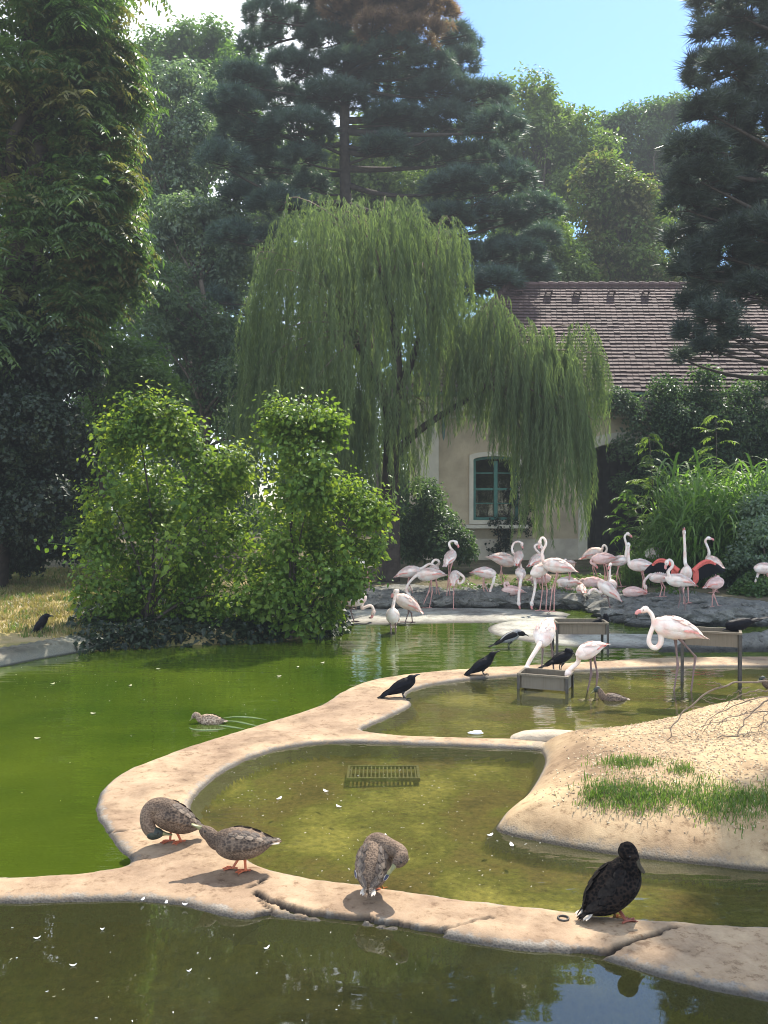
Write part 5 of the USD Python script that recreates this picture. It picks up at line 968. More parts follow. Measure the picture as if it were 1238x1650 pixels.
R0_, R180 = 0, 180
FL = [
 ('flamingo half hidden by the shrub leaves beside the willow trunk', (588, 908), (590, 958), 180, [(575, 905), (572, 912)], (566, 918), dict(Y=19.5)),
 ('resting white flamingo at the left of the flock, tail to the left', (660, 922), (663, 965), 10, [(682, 915, .05), (692, 909, .08), (700, 912, .05), (696, 918)], (690, 922), dict(L=.58, tilt=12)),
 ('flamingo stooping with its head low and tail pointing right, left end of the flock', (692, 926), (686, 980), 172, [(668, 930), (659, 940), (655, 950), (659, 958)], (663, 966), dict(L=.64, tilt=-4, feet=[(680, 980), (692, 982)])),
 ('flamingo with a curled neck behind the stooping one', (700, 918), (706, 962), 95, [(708, 906), (703, 902), (697, 906), (698, 914)], (694, 921), dict(L=.5)),
 ('flamingo standing alone with its neck in an S against the dark wall bush', (726, 898), (722, 962), 60, [(727, 884), (724, 876), (728, 872), (735, 874)], (739, 882), dict(L=.55, tilt=28, pink=0)),
 ('sleeping flamingo with its head curled to the right onto its back', (733, 930), (731, 982), 75, [(742, 925, -.1), (748, 932, -.12), (742, 940, -.12), (738, 934, -.14)], None, dict(L=.5, tilt=25, legs=1)),
 ('flamingo feeding head down beside a dark stump, facing right', (782, 923), (786, 962), 8, [(796, 932), (793, 944), (790, 953), (794, 960)], (800, 966), dict(L=.56, tilt=-6)),
 ('large pale flamingo side on before the window, facing right, pink legs', (812, 902), (813, 943), 12, [(835, 904), (840, 915, -.05), (836, 926, -.08)], (834, 935, -.08), dict(L=.74, tilt=-14, feet=[(810, 943), (817, 944)])),
 ('flamingo with its neck in a tall loop left of the window creeper', (836, 898), (838, 950), 70, [(828, 892), (826, 880), (833, 873), (841, 876)], (843, 886), dict(L=.52, tilt=30)),
 ('flamingo seen from the front with its neck hanging straight to the shelf', (839, 924), (838, 978), 268, [(838, 945, -.22), (836, 962, -.26), (836, 972, -.26)], (838, 981, -.26), dict(L=.52, tilt=-10, legs=1)),
 ('flamingo lying on the rocks below the window with its head up', (825, 952), (826, 962), 175, [(814, 947), (813, 941), (818, 940)], (821, 946), dict(L=.5, sit=True, pink=1)),
 ('flamingo with a hooked neck directly behind the tallest white neck', (866, 902), (868, 952), 40, [(866, 888), (862, 880), (868, 877), (873, 882)], (873, 890), dict(L=.58, tilt=20)),
 ('big flamingo in the middle, neck raised and hooked over to the left', (898, 912), (893, 986), 165, [(876, 905), (874, 890), (880, 876), (876, 867), (870, 874)], (869, 884), dict(L=.70, tilt=10, feet=[(893, 986), (886, 975)], knee=-.03)),
 ('flamingo bowing with its neck hanging down in front of the loafing group', (872, 918), (868, 984), 205, [(862, 935), (861, 955), (857, 972)], (858, 986), dict(L=.62, tilt=-22, feet=[(870, 985), (880, 972)])),
 ('pink flamingo sitting low behind the standing ones in the middle', (872, 932), (874, 945), 20, [(860, 930), (857, 936), (863, 940)], None, dict(L=.62, sit=True, pink=1)),
 ('round white flamingo seen from behind, right of the window', (917, 912), (915, 950), 100, [(912, 902), (908, 906)], None, dict(L=.58, tilt=-20)),
 ('white flamingo sitting on the rock edge with a pink tail', (915, 938), (916, 950), 165, [(905, 936), (902, 941), (908, 945)], None, dict(L=.56, sit=True)),
 ('preening flamingo at the back with its tail pointing down left', (956, 892), (962, 935), 15, [(972, 892), (978, 886), (975, 879), (971, 886)], None, dict(L=.64, tilt=16)),
 ('pinkish flamingo with its neck folded along its left flank', (972, 900), (974, 948), 190, [(958, 897), (953, 903), (958, 909)], (961, 913), dict(L=.62, tilt=-4, pink=1, feet=[(972, 948), (977, 948)])),
 ('flamingo with raised neck and drooping bill left of the spread wings, tallest of its group', (998, 904), (998, 946), 10, [(1009, 896), (1010, 880), (1007, 866), (1012, 860)], (1020, 867), dict(L=.56, tilt=12)),
 ('flamingo facing left with its neck held up close behind another bird', (1032, 911), (1036, 962), 178, [(1015, 908), (1013, 895), (1013, 882), (1013, 877)], (1015, 887), dict(L=.62, tilt=4, feet=[(1034, 962), (1038, 955)])),
 ('plump flamingo with its head tucked away, above the left spread wing', (1058, 892), (1060, 940), 180, [(1045, 890), (1042, 894), (1047, 898)], None, dict(L=.66, tilt=4, wide=1.05)),
 ('flamingo with outspread red and black wings and its neck stretched up', (1105, 927), (1106, 972), 268, [(1105, 908), (1104, 885), (1103, 866), (1103, 858)], (1102, 850, -.06), dict(L=.58, tilt=48, wings=False)),
 ('flamingo standing behind the spread right wing with its head turned right', (1150, 905), (1152, 955), 120, [(1143, 892), (1140, 880), (1137, 872), (1142, 867)], (1150, 870), dict(L=.5, tilt=20)),
 ('white flamingo with an S neck standing in front of the spread wings', (1094, 936), (1094, 996), 172, [(1081, 932), (1077, 922), (1084, 912), (1081, 903), (1075, 906)], (1073, 916), dict(L=.56, tilt=10, feet=[(1090, 993), (1104, 995)], legm=M_legd)),
 ('flamingo grazing head down in the gap under the left spread wing', (1063, 931), (1066, 962), 175, [(1050, 926), (1042, 932), (1040, 945)], (1043, 955), dict(L=.52)),
 ('flamingo whose neck reaches down left over the sitting birds', (980, 950), (982, 998), 150, [(968, 955), (960, 950), (952, 952), (949, 958)], None, dict(L=.56, tilt=35, legs=1, legm=M_legd)),
 ('flamingo with a thin upright neck behind the one reaching down', (986, 943), (985, 960), 240, [(983, 930), (983, 918), (984, 910)], (981, 916, -.05), dict(L=.5, tilt=20)),
 ('long pale flamingo resting flat on the rocks, facing left', (956, 939), (956, 949), 170, [(940, 934), (934, 937), (932, 943)], None, dict(L=.62, sit=True, pink=1)),
 ('small rounded flamingo sleeping at the rock edge left of the big trough', (937, 951), (938, 963), 90, [(934, 945), (940, 943)], None, dict(L=.48, sit=True)),
 ('flamingo lying on the right rocks below the spread wings', (1021, 954), (1021, 964), 175, [(1010, 950), (1007, 955), (1012, 959)], None, dict(L=.52, sit=True, pink=1)),
 ('pink bellied flamingo standing under the right wing tip', (1153, 940), (1153, 978), 30, [(1160, 934, .1), (1158, 928, .14)], None, dict(L=.52, pink=1, tilt=8, feet=[(1148, 978), (1158, 977)])),
 ('flamingo cut by the right border of the picture, head lowered', (1232, 916), (1230, 958), 190, [(1222, 922), (1219, 934), (1221, 944)], (1220, 953), dict(L=.56, Y=18.6)),
 ('cream flamingo standing in the green water with its neck upright', (633, 994), (634, 1023), 265, [(634, 975, -.05), (636, 962), (638, 953)], (632, 961), dict(L=.54, tilt=38, legm=M_legd)),
 ('flamingo on the pale shelf bending its neck to the left behind the cream one', (656, 971), (658, 1003), 160, [(642, 968), (639, 960), (640, 953)], (635, 959), dict(L=.60, tilt=26, feet=[(653, 1006), (665, 1003)], legm=M_legd)),
 ('flamingo stepping out from under the shrub with its head in the water', (570, 967), (571, 1002), 5, [(583, 980), (592, 977), (599, 977), (602, 986)], (598, 996), dict(L=.58, tilt=8, legs=1, legm=M_legd)),
 ('white flamingo feeding from the low trough, seen from behind', (878, 1020), (880, 1086), 246, [(864, 1048, -.35), (852, 1068, -.5), (849, 1078, -.55)], (848, 1089, -.55), dict(L=.60, tilt=-30, feet=[(873, 1085), (893, 1084)], wide=1.08, legm=M_legd)),
 ('smaller white flamingo bowing to the right end of the low trough', (950, 1048), (952, 1115), 200, [(932, 1066), (922, 1076), (916, 1084)], (913, 1094), dict(L=.44, tilt=-18, feet=[(944, 1120), (959, 1112)], wide=1.05, legm=M_legd)),
 ('walking flamingo by the tall trough with a looped neck and raised bill', (1088, 1013), (1100, 1116), 176, [(1066, 1030), (1057, 1044), (1047, 1038), (1048, 1022), (1053, 1008), (1052, 994), (1046, 985), (1040, 982)], (1027, 988), dict(L=.63, tilt=12, feet=[(1084, 1117), (1112, 1121)], bent={1: (1121, 1058)}, legm=M_legd)),
]
FB = {}
for lab, body, foot, yaw, neck, bill, kw in FL:
    FB[lab] = flamingo(lab, body, foot, yaw, neck, bill, **kw)
# the spread wings
th, T, c = FB['flamingo with outspread red and black wings and its neck stretched up']
Yw = c[1]
for side, lead, trail in ((-1, [(1094, 920), (1082, 910), (1068, 902), (1054, 908)], [(1092, 938), (1081, 928), (1072, 925), (1062, 923), (1050, 924), (1038, 925)]),
                          (1, [(1117, 920), (1126, 911), (1137, 904), (1150, 907)], [(1120, 946), (1124, 940), (1132, 935), (1142, 932), (1154, 928), (1170, 922)])):
    le = spline([at_d(x, y, Yw + .03 * i) for i, (x, y) in enumerate(lead)], 30)
    wg = part(th, 'spread_wing', sweep(le, np.linspace(.040, .022, 30), 8, np.linspace(.05, .02, 30)), M_rose, True); _loc[wg] = _loc[th]
    tr = spline([at_d(x, y, Yw + .05 + .02 * i) for i, (x, y) in enumerate(trail)], 40)
    for k in range(17):
        f = k / 16; a = le[int(2 + f * 27)]; b = tr[int(f * 39)]; part(wg, 'flight_feather', blade(a, b, .075 if k > 3 else .06, [0, -1.0, .25 + .02 * k]), M_black if k > 3 else M_rose)
        part(wg, 'covert_feather', blade(a + [0, -.015, 0], a + (b - a) * .20 + [0, -.012, 0], .05, [0, -1.0, .3]), M_rose)

# ---- crows
def crow(label, body, foot, yaw, L=.46, tilt=22, head=None, bill=None, z=None, grey=False, Y=None, on=None, crouch=0):
    if Y is None:
        g = hit(*foot, floor=-.03) if z is None else at(foot[0], foot[1], z)
    else:
        g = at_d(foot[0], foot[1], Y)
    c = at_d(body[0], body[1], g[1]); z0 = g[2] if z is None else z
    th = thing('crow', label, 'crow', (g[0], g[1], z0), 'crows')
    T = Torso(T_CR, L, c, yaw, tilt)
    hc = at_d(*head, g[1]) if head is not None else T.w((.50, 0, .17)); b3 = at_d(*bill, g[1]) if bill is not None else hc + T.R[:, 0] * .1
    d = unit(b3 - hc); nm, _ = neck_mesh([T.w((.15, 0, .02)), T.w((.34, 0, .06)), hc], ([0, .5, 1], [.07, .055, .035]), 12, 16)
    part(th, 'body', union([T.mesh(16, 16), nm, head_shape(hc, d, .050, .034, .036)], .025, 6), M_grey if grey else M_black, True)
    if grey: part(th, 'head', union([head_shape(hc, d, .053, .037, .039), neck_mesh([T.w((.30, 0, .06)), hc], ([0, 1], [.05, .037]), 12, 6)[0]], 0, 0), M_black, True)
    bp = spline([hc + d * .04, hc + d * .075 + [0, 0, .004], hc + d * .11 - [0, 0, .006]], 8); part(th, 'bill', sweep(bp, np.linspace(.013, .003, 8), 7, np.linspace(.016, .004, 8)), M_billk, True)
    s3 = unit(np.cross(d, [0, 0, 1.0]))
    for s in (-1, 1):
        part(th, 'eye', trimesh.creation.icosphere(1, .005).apply_translation(hc + d * .018 + s3 * s * .031 + [0, 0, .008]), M_eye, True)
        part(th, 'wing', T.shell(s, -.47, .30, -18, 80, thick=.018), M_black, True)
        for k in range(3): part(th, 'wing_feather', blade(T.w((-.22 - .04 * k, s * .12, .05)), T.w((-.70 + .05 * k, s * (.05 + .012 * k), -.02 + .02 * k)), .06 * L / .46, T.R @ np.array([0, s * .6, .8])), M_black)
        hip = T.w((-.02, s * .085, -.13)); p = np.array([g[0], g[1], z0]) + rot([0, 0, 1], yaw) @ np.array([.01 * s, s * .035, 0]); kn = (hip + p) / 2 + rot([0, 0, 1], yaw) @ np.array([-.02, 0, .01])
        part(th, 'leg', sweep(spline([hip, (hip + kn) / 2, kn, p], 10), np.r_[np.linspace(.026, .008, 5), np.full(5, .0065)], 6), M_billk, True); part(th, 'foot', toes(p, yaw, .05), M_billk)
    for k in range(5): part(th, 'tail_feather', blade(T.w((-.40, (k - 2) * .025, .01)), T.w((-.92, (k - 2) * .042, -.02)), .055 * L, T.R[:, 2]), M_black)
    return th

# ---- ducks
def feathered(name, c1, c2, c3, scale=38.0, spec=0.3):
    """rows of scalloped feathers: dark centres and pale edges"""
    return mat(name, {
        'tc': ('geometry', {}), 'mp': ('mapping', {'scale': (1.0, 1.0, 1.25)}), 'v': ('voronoi_texture', {'scale': scale, 'randomness': 0.8}), 'n': ('noise_texture', {'scale': 7.0, 'detail': 4.0}), 'n2': ('noise_texture', {'scale': 160.0, 'detail': 2.0}),
        'r': ('rgb_ramp', {'ramp': [(0.1, c1), (0.45, c2), (0.62, c3)]}), 'r2': ('rgb_ramp', {'ramp': [(0.3, (0.55, 0.52, 0.5)), (0.65, (1.2, 1.15, 1.1))]}), 'm': ('mix', {'mix_type': 'multiply', 'fac': 1.0}),
        'ad': ('mix', {'mix_type': 'add', 'fac': 0.4}), 'b': ('bump', {'strength': 0.5, 'distance': 0.006}), 'p': ('principled_bsdf', {'roughness': 0.75, 'specular_ior_level': spec})},
        [('tc.position', 'mp.vector'), ('mp.vector', 'v.vector'), ('tc.position', 'n.vector'), ('tc.position', 'n2.vector'), ('v.distance', 'r.fac'), ('n.fac', 'r2.fac'), ('r.color', 'm.color1'), ('r2.color', 'm.color2'), ('m.color', 'p.base_color'),
         ('v.distance', 'ad.color1'), ('n2.fac', 'ad.color2'), ('ad.color', 'b.height'), ('b.normal', 'p.normal')])
M_mal = feathered('mottled_brown_plumage', (0.075, 0.050, 0.034), (0.11, 0.075, 0.051), (0.17, 0.12, 0.082), 85.0)
M_malw = feathered('brown_wing_plumage', (0.045, 0.032, 0.024), (0.080, 0.056, 0.040), (0.16, 0.115, 0.08), 48.0)
M_fd = plain('dark_brown_feather', (0.060, 0.040, 0.028), .7, var=.3, scale=40); M_fl2 = plain('fawn_feather', (0.17, 0.125, 0.088), .75, var=.25, scale=40); M_kf = plain('black_brown_feather', (0.014, 0.011, 0.009), .6, var=.5, scale=40, spec=.08)
M_malg = plain('grey_brown_plumage', (0.10, 0.075, 0.055), .75, var=.3, scale=18, bump=.5, bscale=90)
M_dkhead = plain('dark_green_head', (0.018, 0.024, 0.016), .45, var=.5, scale=30, bump=.3, bscale=120)
M_dkduck = feathered('black_brown_plumage', (0.003, 0.003, 0.003), (0.006, 0.005, 0.005), (0.022, 0.016, 0.013), 50.0, spec=0.06)
M_cream = plain('cream_feather', (0.55, 0.47, 0.38), .8, var=.15, scale=30)
M_orange = plain('orange_leg', (0.50, 0.13, 0.055), .55, var=.2, scale=40)
M_olivebill = plain('olive_bill', (0.16, 0.15, 0.06), .45, var=.3, scale=40)
M_blue = plain('dark_speculum', (0.02, 0.022, 0.05), .35, var=.3)
def duck(label, body, foot, yaw, L, tilt, neck, bill, plum=None, wing=None, headm=None, swim=False, feet=None, roll=0, collar=False, legm=None, dyh=0.0, headr=(.060, .036, .042), billm=None, white_tail=True, name='duck', speculum=True):
    plum, wing = plum or M_mal, wing or M_malw
    g = hit(*foot, floor=0.0) if not swim else at(foot[0], foot[1], 0.0)
    c = at_d(body[0], body[1], g[1]); th = thing(name, label, 'duck', (g[0], g[1], 0.0 if swim else g[2]), 'ducks')
    T = Torso(T_DU, L, c, yaw, tilt, roll, wide=1.14); sc = L / .355
    pts = [T.w((.10, 0, .02)), T.w((.36, 0, .05))] + [at_d(q[0], q[1], g[1] + (q[2] if len(q) > 2 else 0)) for q in neck]
    hc = pts[-1]; b3 = at_d(bill[0], bill[1], g[1] + (bill[2] if len(bill) > 2 else 0)); d = unit(b3 - hc)
    nm, path = neck_mesh(pts, ([0, .2, .5, .9, 1], np.array([.085, .074, .056, .042, .037]) * sc), 16, 36)
    body_m = union([T.mesh(26, 30), nm] + ([] if headm else [head_shape(hc, d, *[a * sc for a in headr])]), .014, 8)
    part(th, 'body', body_m, plum, True)
    if headm:
        k = int(len(path) * .62); hm = union([head_shape(hc, d, *[a * sc for a in headr]), sweep(path[k:], np.interp(np.linspace(0, 1, len(path) - k), [0, 1], [.047, .037]) * sc, 16)], .012, 5)
        part(th, 'head', hm, headm, True)
        if collar: part(th, 'collar', sweep(path[k - 1:k + 2], .0495 * sc, 16), M_cream, True)
    side = unit(np.cross(d, [0, 0, 1.0])) if abs(d[2]) < .93 else unit(np.cross(d, T.R[:, 0])); dn = np.cross(d, side); dn = dn if dn[2] < 0 else -dn
    q = spline([hc + d * .045 * sc, hc + d * .075 * sc + dn * .004, hc + d * .112 * sc + dn * .010 * sc], 10)
    part(th, 'bill', sweep(q, np.interp(np.linspace(0, 1, 10), [0, .5, .85, 1], [.016, .0145, .017, .008]) * sc, 10, np.interp(np.linspace(0, 1, 10), [0, .4, 1], [.019, .010, .004]) * sc, up=-dn), billm or M_olivebill, True)
    for s in (-1, 1):
        part(th, 'eye', trimesh.creation.icosphere(2, .0062 * sc).apply_translation(hc + d * .016 * sc + side * s * .0325 * sc - dn * .011 * sc), M_eye, True)
        wg = part(th, 'wing', T.shell(s, -.50, .30, -20, 82, thick=.026, nu=30, nv=16, ridge=.005), wing, True); _loc[wg] = _loc[th]
        rr = np.random.default_rng(int(body[0]) + s)
        for k in range(7):      # long wing feathers laid over each other towards the tail
            x0 = -.05 - .05 * k; a = T.surf(np.array([x0]), np.radians(np.array([12 + 7 * k])), .018)[0]; b = T.surf(np.array([max(x0 - .34, -.55)]), np.radians(np.array([30 + 6 * k])), .030)[0]
            a[1] *= s; b[1] *= s; part(wg, 'wing_feather', blade(T.w(a), T.w(b), .085 * L * rr.uniform(.85, 1.1), T.R @ np.array([0, s * .75, .65])), M_kf if plum is M_dkduck else (M_fd, M_fl2, M_malg)[k % 3])
        for k in range(9):      # scapulars
            x0 = .22 - .055 * k; t = 58 + 10 * math.sin(k * 2.1); a = T.surf(np.array([x0]), np.radians(np.array([t])), .022)[0]; b = T.surf(np.array([x0 - .16]), np.radians(np.array([t - 6])), .034)[0]
            a[1] *= s; b[1] *= s; part(wg, 'scapular_feather', blade(T.w(a), T.w(b), .085 * L, T.R @ np.array([0, s * .5, .85])), M_kf if plum is M_dkduck else (M_malg, M_fd, M_fl2)[k % 3])
        if speculum:
            for o, m, w in ((0, M_cream, .085), (.004, M_blue, .062)):
                a = T.surf(np.array([-.20]), np.radians(np.array([12])), .034 + o)[0]; b = T.surf(np.array([-.36]), np.radians(np.array([20])), .040 + o)[0]; a[1] *= s; b[1] *= s
                part(wg, 'speculum', blade(T.w(a), T.w(b), w * L * .9, T.R @ np.array([0, s * .85, .4])), m)
        part(th, 'wing_tip', blade(T.w((-.34, s * .08, .10)), T.w((-.66, s * .035, .10)), .06 * L, T.R @ np.array([0, s * .4, .9])), M_malg if plum is not M_dkduck else M_dkduck)
    for k in range(7):
        y = (k - 3) * .03; part(th, 'tail_feather', blade(T.w((-.46, y * .7, .03)), T.w((-.70 + abs(y) * .6, y * 1.3, .06)), .055 * L, T.R[:, 2]), (M_cream if white_tail and k in (0, 1, 5, 6) else plum))
    if not swim:
        ft = feet if feet is not None else [(foot[0] - 10, foot[1] - 2), (foot[0] + 10, foot[1] + 2)]
        for k, s in enumerate((-1, 1)):
            p = hit(*ft[k]); p[2] = gz(p[0], p[1]); hip = T.w((-.06, s * .10, -.15)); kn = np.array([.5 * hip[0] + .5 * p[0], .5 * hip[1] + .5 * p[1], .6 * hip[2] + .4 * p[2]])
            part(th, 'leg', sweep(spline([hip, kn, p + [0, 0, .006]], 10), np.r_[np.linspace(.030, .012, 4), np.full(6, .0085)] * sc, 8), legm or M_orange, True); part(th, 'foot', web_foot(p, yaw + (k * 20 - 10), .062 * sc), legm or M_orange)
    return th
duck('brown drake preening with its dark head tucked under its chest, left of the outstretched one', (281, 1318), (285, 1358), 205, .345, 32, [(243, 1306, -.05), (238, 1326, -.08), (250, 1343, -.10)], (268, 1343, -.08), headm=M_dkhead, collar=True, feet=[(274, 1357), (292, 1358)], speculum=False)
duck('brown duck stretching its striped head leftwards over the preening drake', (390, 1360), (385, 1402), 183, .345, 2, [(350, 1356), (342, 1349), (334, 1342)], (318, 1331), feet=[(375, 1401), (396, 1405)], headm=None, speculum=False)
duck('mottled duck seen from behind with its head turned into its right flank', (603, 1392), (610, 1438), 80, .335, 30, [(628, 1366, .02), (645, 1374, -.05), (645, 1386, -.10)], (634, 1397, -.13), feet=[(602, 1437), (617, 1436)])
duck('black brown duck standing alone on the cracked strip at right', (988, 1432), (1000, 1482), 28, .385, 30, [(1017, 1404), (1017, 1388), (1014, 1375)], (1027, 1390, -.03), plum=M_dkduck, wing=M_dkduck, headm=M_dkduck, feet=[(990, 1481), (1010, 1487)], legm=plain('dull_red_leg', (0.22, 0.06, 0.035), .55, var=.2), speculum=False, billm=plain('dusky_bill', (0.05, 0.042, 0.028), .8, spec=.1), headr=(.058, .042, .048))
duck('duck swimming in the green pond with a white wake behind it', (341, 1162), (334, 1165), 174, .245, 4, [(323, 1159), (319, 1154), (314, 1153)], (306, 1160), swim=True, speculum=False, plum=feathered('pale_brown_plumage', (0.12, 0.08, 0.055), (0.22, 0.16, 0.11), (0.36, 0.28, 0.20), 60.0), wing=feathered('pale_brown_wing', (0.10, 0.07, 0.05), (0.20, 0.145, 0.10), (0.38, 0.30, 0.22), 45.0))
duck('dark headed duck swimming before the low trough', (989, 1127.5), (985, 1127), 178, .275, 3, [(970, 1120), (966, 1113), (962, 1111)], (951, 1117), swim=True, headm=M_dkhead, speculum=False)
duck('duck at the very right edge of the upper pool, mostly cut off', (1252, 1107), (1246, 1110), 178, .27, 3, [(1234, 1102), (1231, 1096), (1228, 1094)], (1219, 1099), swim=True, headm=M_dkhead, speculum=False)
M_ripple = water_mat('ripple_water', diffuse=((0.10, 0.14, 0.05), (0.16, 0.20, 0.09)), ior=1.8)
for pts in ([(352, 1163), (375, 1162), (398, 1166), (418, 1170)], [(356, 1158), (380, 1155), (405, 1156), (430, 1160)], [(350, 1168), (372, 1171), (395, 1175)], [(305, 1172), (320, 1176), (345, 1176), (365, 1174)]):
    single('wake_ripple', sweep(spline([at(x, y, .001) for x, y in pts], 24), .022 * np.sin(np.linspace(.1, 3.0, 24)), 6, .006 * np.sin(np.linspace(.1, 3.0, 24))), M_ripple, kind='structure', smooth=True)

# ------------------------------------------------------------------ feeding troughs
M_steel = mat('brushed_steel', {'g': ('geometry', {}), 'mp': ('mapping', {'scale': (9, 9, .6)}), 'n': ('noise_texture', {'scale': 6.0, 'detail': 5.0}), 'r': ('rgb_ramp', {'ramp': [(0.3, (0.125, 0.102, 0.072)), (0.7, (0.15, 0.125, 0.09))]}),
    'rr': ('rgb_ramp', {'ramp': [(0.3, (0.3, 0.3, 0.3)), (0.7, (0.55, 0.55, 0.55))]}), 'p': ('principled_bsdf', {'metallic': 0.3})},
    [('g.position', 'mp.vector'), ('mp.vector', 'n.vector'), ('n.fac', 'r.fac'), ('n.fac', 'rr.fac'), ('r.color', 'p.base_color'), ('rr.color', 'p.roughness')])
M_iron = plain('dark_iron_leg', (0.07, 0.062, 0.052), .55, metal=.5, var=.3, scale=20)
M_feed = plain('wet_feed', (0.10, 0.085, 0.05), .3, var=.4, scale=30)
def trough(label, c, yaw, w, d, h, ztop, zfoot):
    """folded basin with a rolled rim, hung in a frame of four angle iron legs"""
    th = thing('feeding_trough', label, 'trough', (c[0], c[1], 0), 'feeding troughs')
    R = rot([0, 0, 1], yaw); o = np.array([c[0], c[1], 0.0])
    def put(m): m.vertices = np.asarray(m.vertices) @ R.T + o; return m
    def rr(a, b, r): return manifold3d.CrossSection([[(-a / 2 + r, -b / 2 + r), (a / 2 - r, -b / 2 + r), (a / 2 - r, b / 2 - r), (-a / 2 + r, b / 2 - r)]]).offset(r, manifold3d.JoinType.Round, 2.0, 20)
    outer = manifold3d.Manifold.extrude(rr(w - .05, d - .05, .04), h, 0, 0, (1.0, 1.0)); inner = manifold3d.Manifold.extrude(rr(w - .062, d - .062, .035), h, 0, 0, (1, 1)).translate((0, 0, .006))
    b = from_manifold(outer - inner); b.apply_translation([0, 0, ztop - h]); part(th, 'basin', put(b), M_steel, 30)
    rim = from_manifold(manifold3d.Manifold.extrude(rr(w, d, .02) - rr(w - .064, d - .064, .035), .022)); rim.apply_translation([0, 0, ztop - .004]); part(th, 'rim', put(rim), M_steel, 30)
    part(th, 'feed', put(box((0, 0, ztop - .085), (w - .07, d - .07, .004))), M_feed)
    for sx in (-1, 1):
        for sy in (-1, 1):
            x, y = sx * (w / 2 - .006), sy * (d / 2 - .006); H = ztop - zfoot - .008; zc = zfoot + H / 2
            part(th, 'leg', put(cat_([box((x, y - sy * .014, zc), (.006, .030, H)), box((x - sx * .0165, y + sy * .002, zc), (.027, .006, H))])), M_iron)
    return th
def ground_mid(pts): return np.mean([at(*p, 0.0)[:2] for p in pts], axis=0)
c1 = (at(833, 1112)[:2] + at(932, 1112)[:2]) / 2; trough('low steel trough standing in the shallow pool, half sunk', (c1[0], c1[1] + .12), -22, .62, .40, .16, .175, -.13)
c2 = at(941, 1056)[:2]; trough('steel trough on legs behind the strip with a crow on its rim', (c2[0], c2[1] + .25), -3, .78, .45, .16, .46, -.15)
c3 = at(1148, 1098)[:2]; trough('tall steel trough on long legs at the right, a crow on its corner', (c3[0], c3[1] + .05), -20, .72, .42, .165, .63, -.13)
crow('crow on the grass edge at the far left of the pond', (65, 1006), (68, 1021), 14, .36, 48, (76, 992), (84, 993))
crow('crow perched on the tip of the tan strip, facing right', (647, 1106), (655, 1128), 8, .41, 24, (663, 1092), (673, 1088))
crow('crow on the strip right behind the other one, facing right', (776, 1072), (782, 1088), 10, .40, 28, (794, 1054), (801, 1051))
crow('grey bellied crow bending forward at the water edge with its tail to the left', (822, 1027), (821, 1047), 15, .42, 20, (842, 1021), (850, 1024), grey=True, z=-.02)
crow('crow standing between the low trough and the strip edge', (905, 1060), (905, 1083), 15, .40, 20, (916, 1049), (922, 1052))
crow('crow standing on the rim of the trough behind the strip', (965, 1003), (967, 1017), 8, .36, 14, (977, 993), (981, 998), Y=c2[1] + .46, z=.482)
crow('crow leaning from the corner of the tall trough at right', (1193, 1006), (1196, 1021), 188, .44, -14, (1178, 1012), (1171, 1014), Y=c3[1] + .1, z=.65)

# ------------------------------------------------------------------ small things
rd = np.random.default_rng(71)
# drain grate just under the surface
cg = at(618, 1246, -.075); gt_ = thing('drain_grate', 'rusty rectangular drain grate lying in the middle pool', 'grate', (cg[0], cg[1], -.09))
M_rust = plain('algae_rust', (0.085, 0.078, 0.036), .7, metal=.2, var=.4, scale=30)
Wg, Dg = .62, .34
part(gt_, 'frame', cat_([box(cg + [0, -Dg / 2, 0], (Wg, .022, .03)), box(cg + [0, Dg / 2, 0], (Wg, .022, .03)), box(cg + [-Wg / 2 + .011, 0, 0], (.022, Dg - .024, .03)), box(cg + [Wg / 2 - .011, 0, 0], (.022, Dg - .024, .03))]), M_rust)
for k in range(17): part(gt_, 'bar', box(cg + [-Wg / 2 + .035 + k * (Wg - .07) / 16, 0, -.002], (.011, Dg - .026, .022)), M_rust)
# flat rock between the pools
M_stone = plain('weathered_stone', (0.40, 0.33, 0.24), .9, var=.2, scale=5, bump=.6, bscale=30)
fr = (at(826, 1192)[:2] + at(936, 1196)[:2]) / 2; single('flat_rock', rock((fr[0] + .03, fr[1], .015), (.36, .13, .085), 3, 3, .12), M_stone, 'long flat tan rock between the upper pool and the sandy bank', 'rock', smooth=True)
# craggy rocks along the far shore
n_r = 0
front_line = shapely.LineString([at(*p)[:2] for p in [(560, 984), (700, 981), (880, 980), (955, 982), (985, 990), (1000, 1003), (1040, 1010), (1130, 1009), (1238, 1009), (1420, 1009)]])
for k in range(210):
    s = rd.uniform(0, 1); p = front_line.interpolate(s, normalized=True); back = rd.uniform(0, 1) ** 1.6 * 2.0 if k > 75 else rd.uniform(.05, .18)
    x, y = p.x + rd.normal(0, .05), p.y + back; z = gz(x, y)
    if z < 0: z = 0.02
    sz = rd.uniform(.09, .22) * (1.25 if k <= 75 else .8)
    pv = rd.normal(size=(22, 3)); pv /= np.linalg.norm(pv, axis=1, keepdims=True); pv *= rd.uniform(.8, 1.15, (22, 1)) * [sz * rd.uniform(1.1, 2.0), sz, sz * rd.uniform(.45, .7)]
    m = trimesh.convex.convex_hull(pv); m = m.subdivide(); m.vertices = m.vertices * (1 + .16 * (meshkit.noise(m.vertices * 14 + k, 3) - .5))[:, None]; m.apply_transform(trimesh.transformations.rotation_matrix(rd.uniform(-.5, .5), [0, 0, 1])); m.apply_translation([x, y, z - .01])
    part('/World/rock_ground', 'rock', m, M_rock)
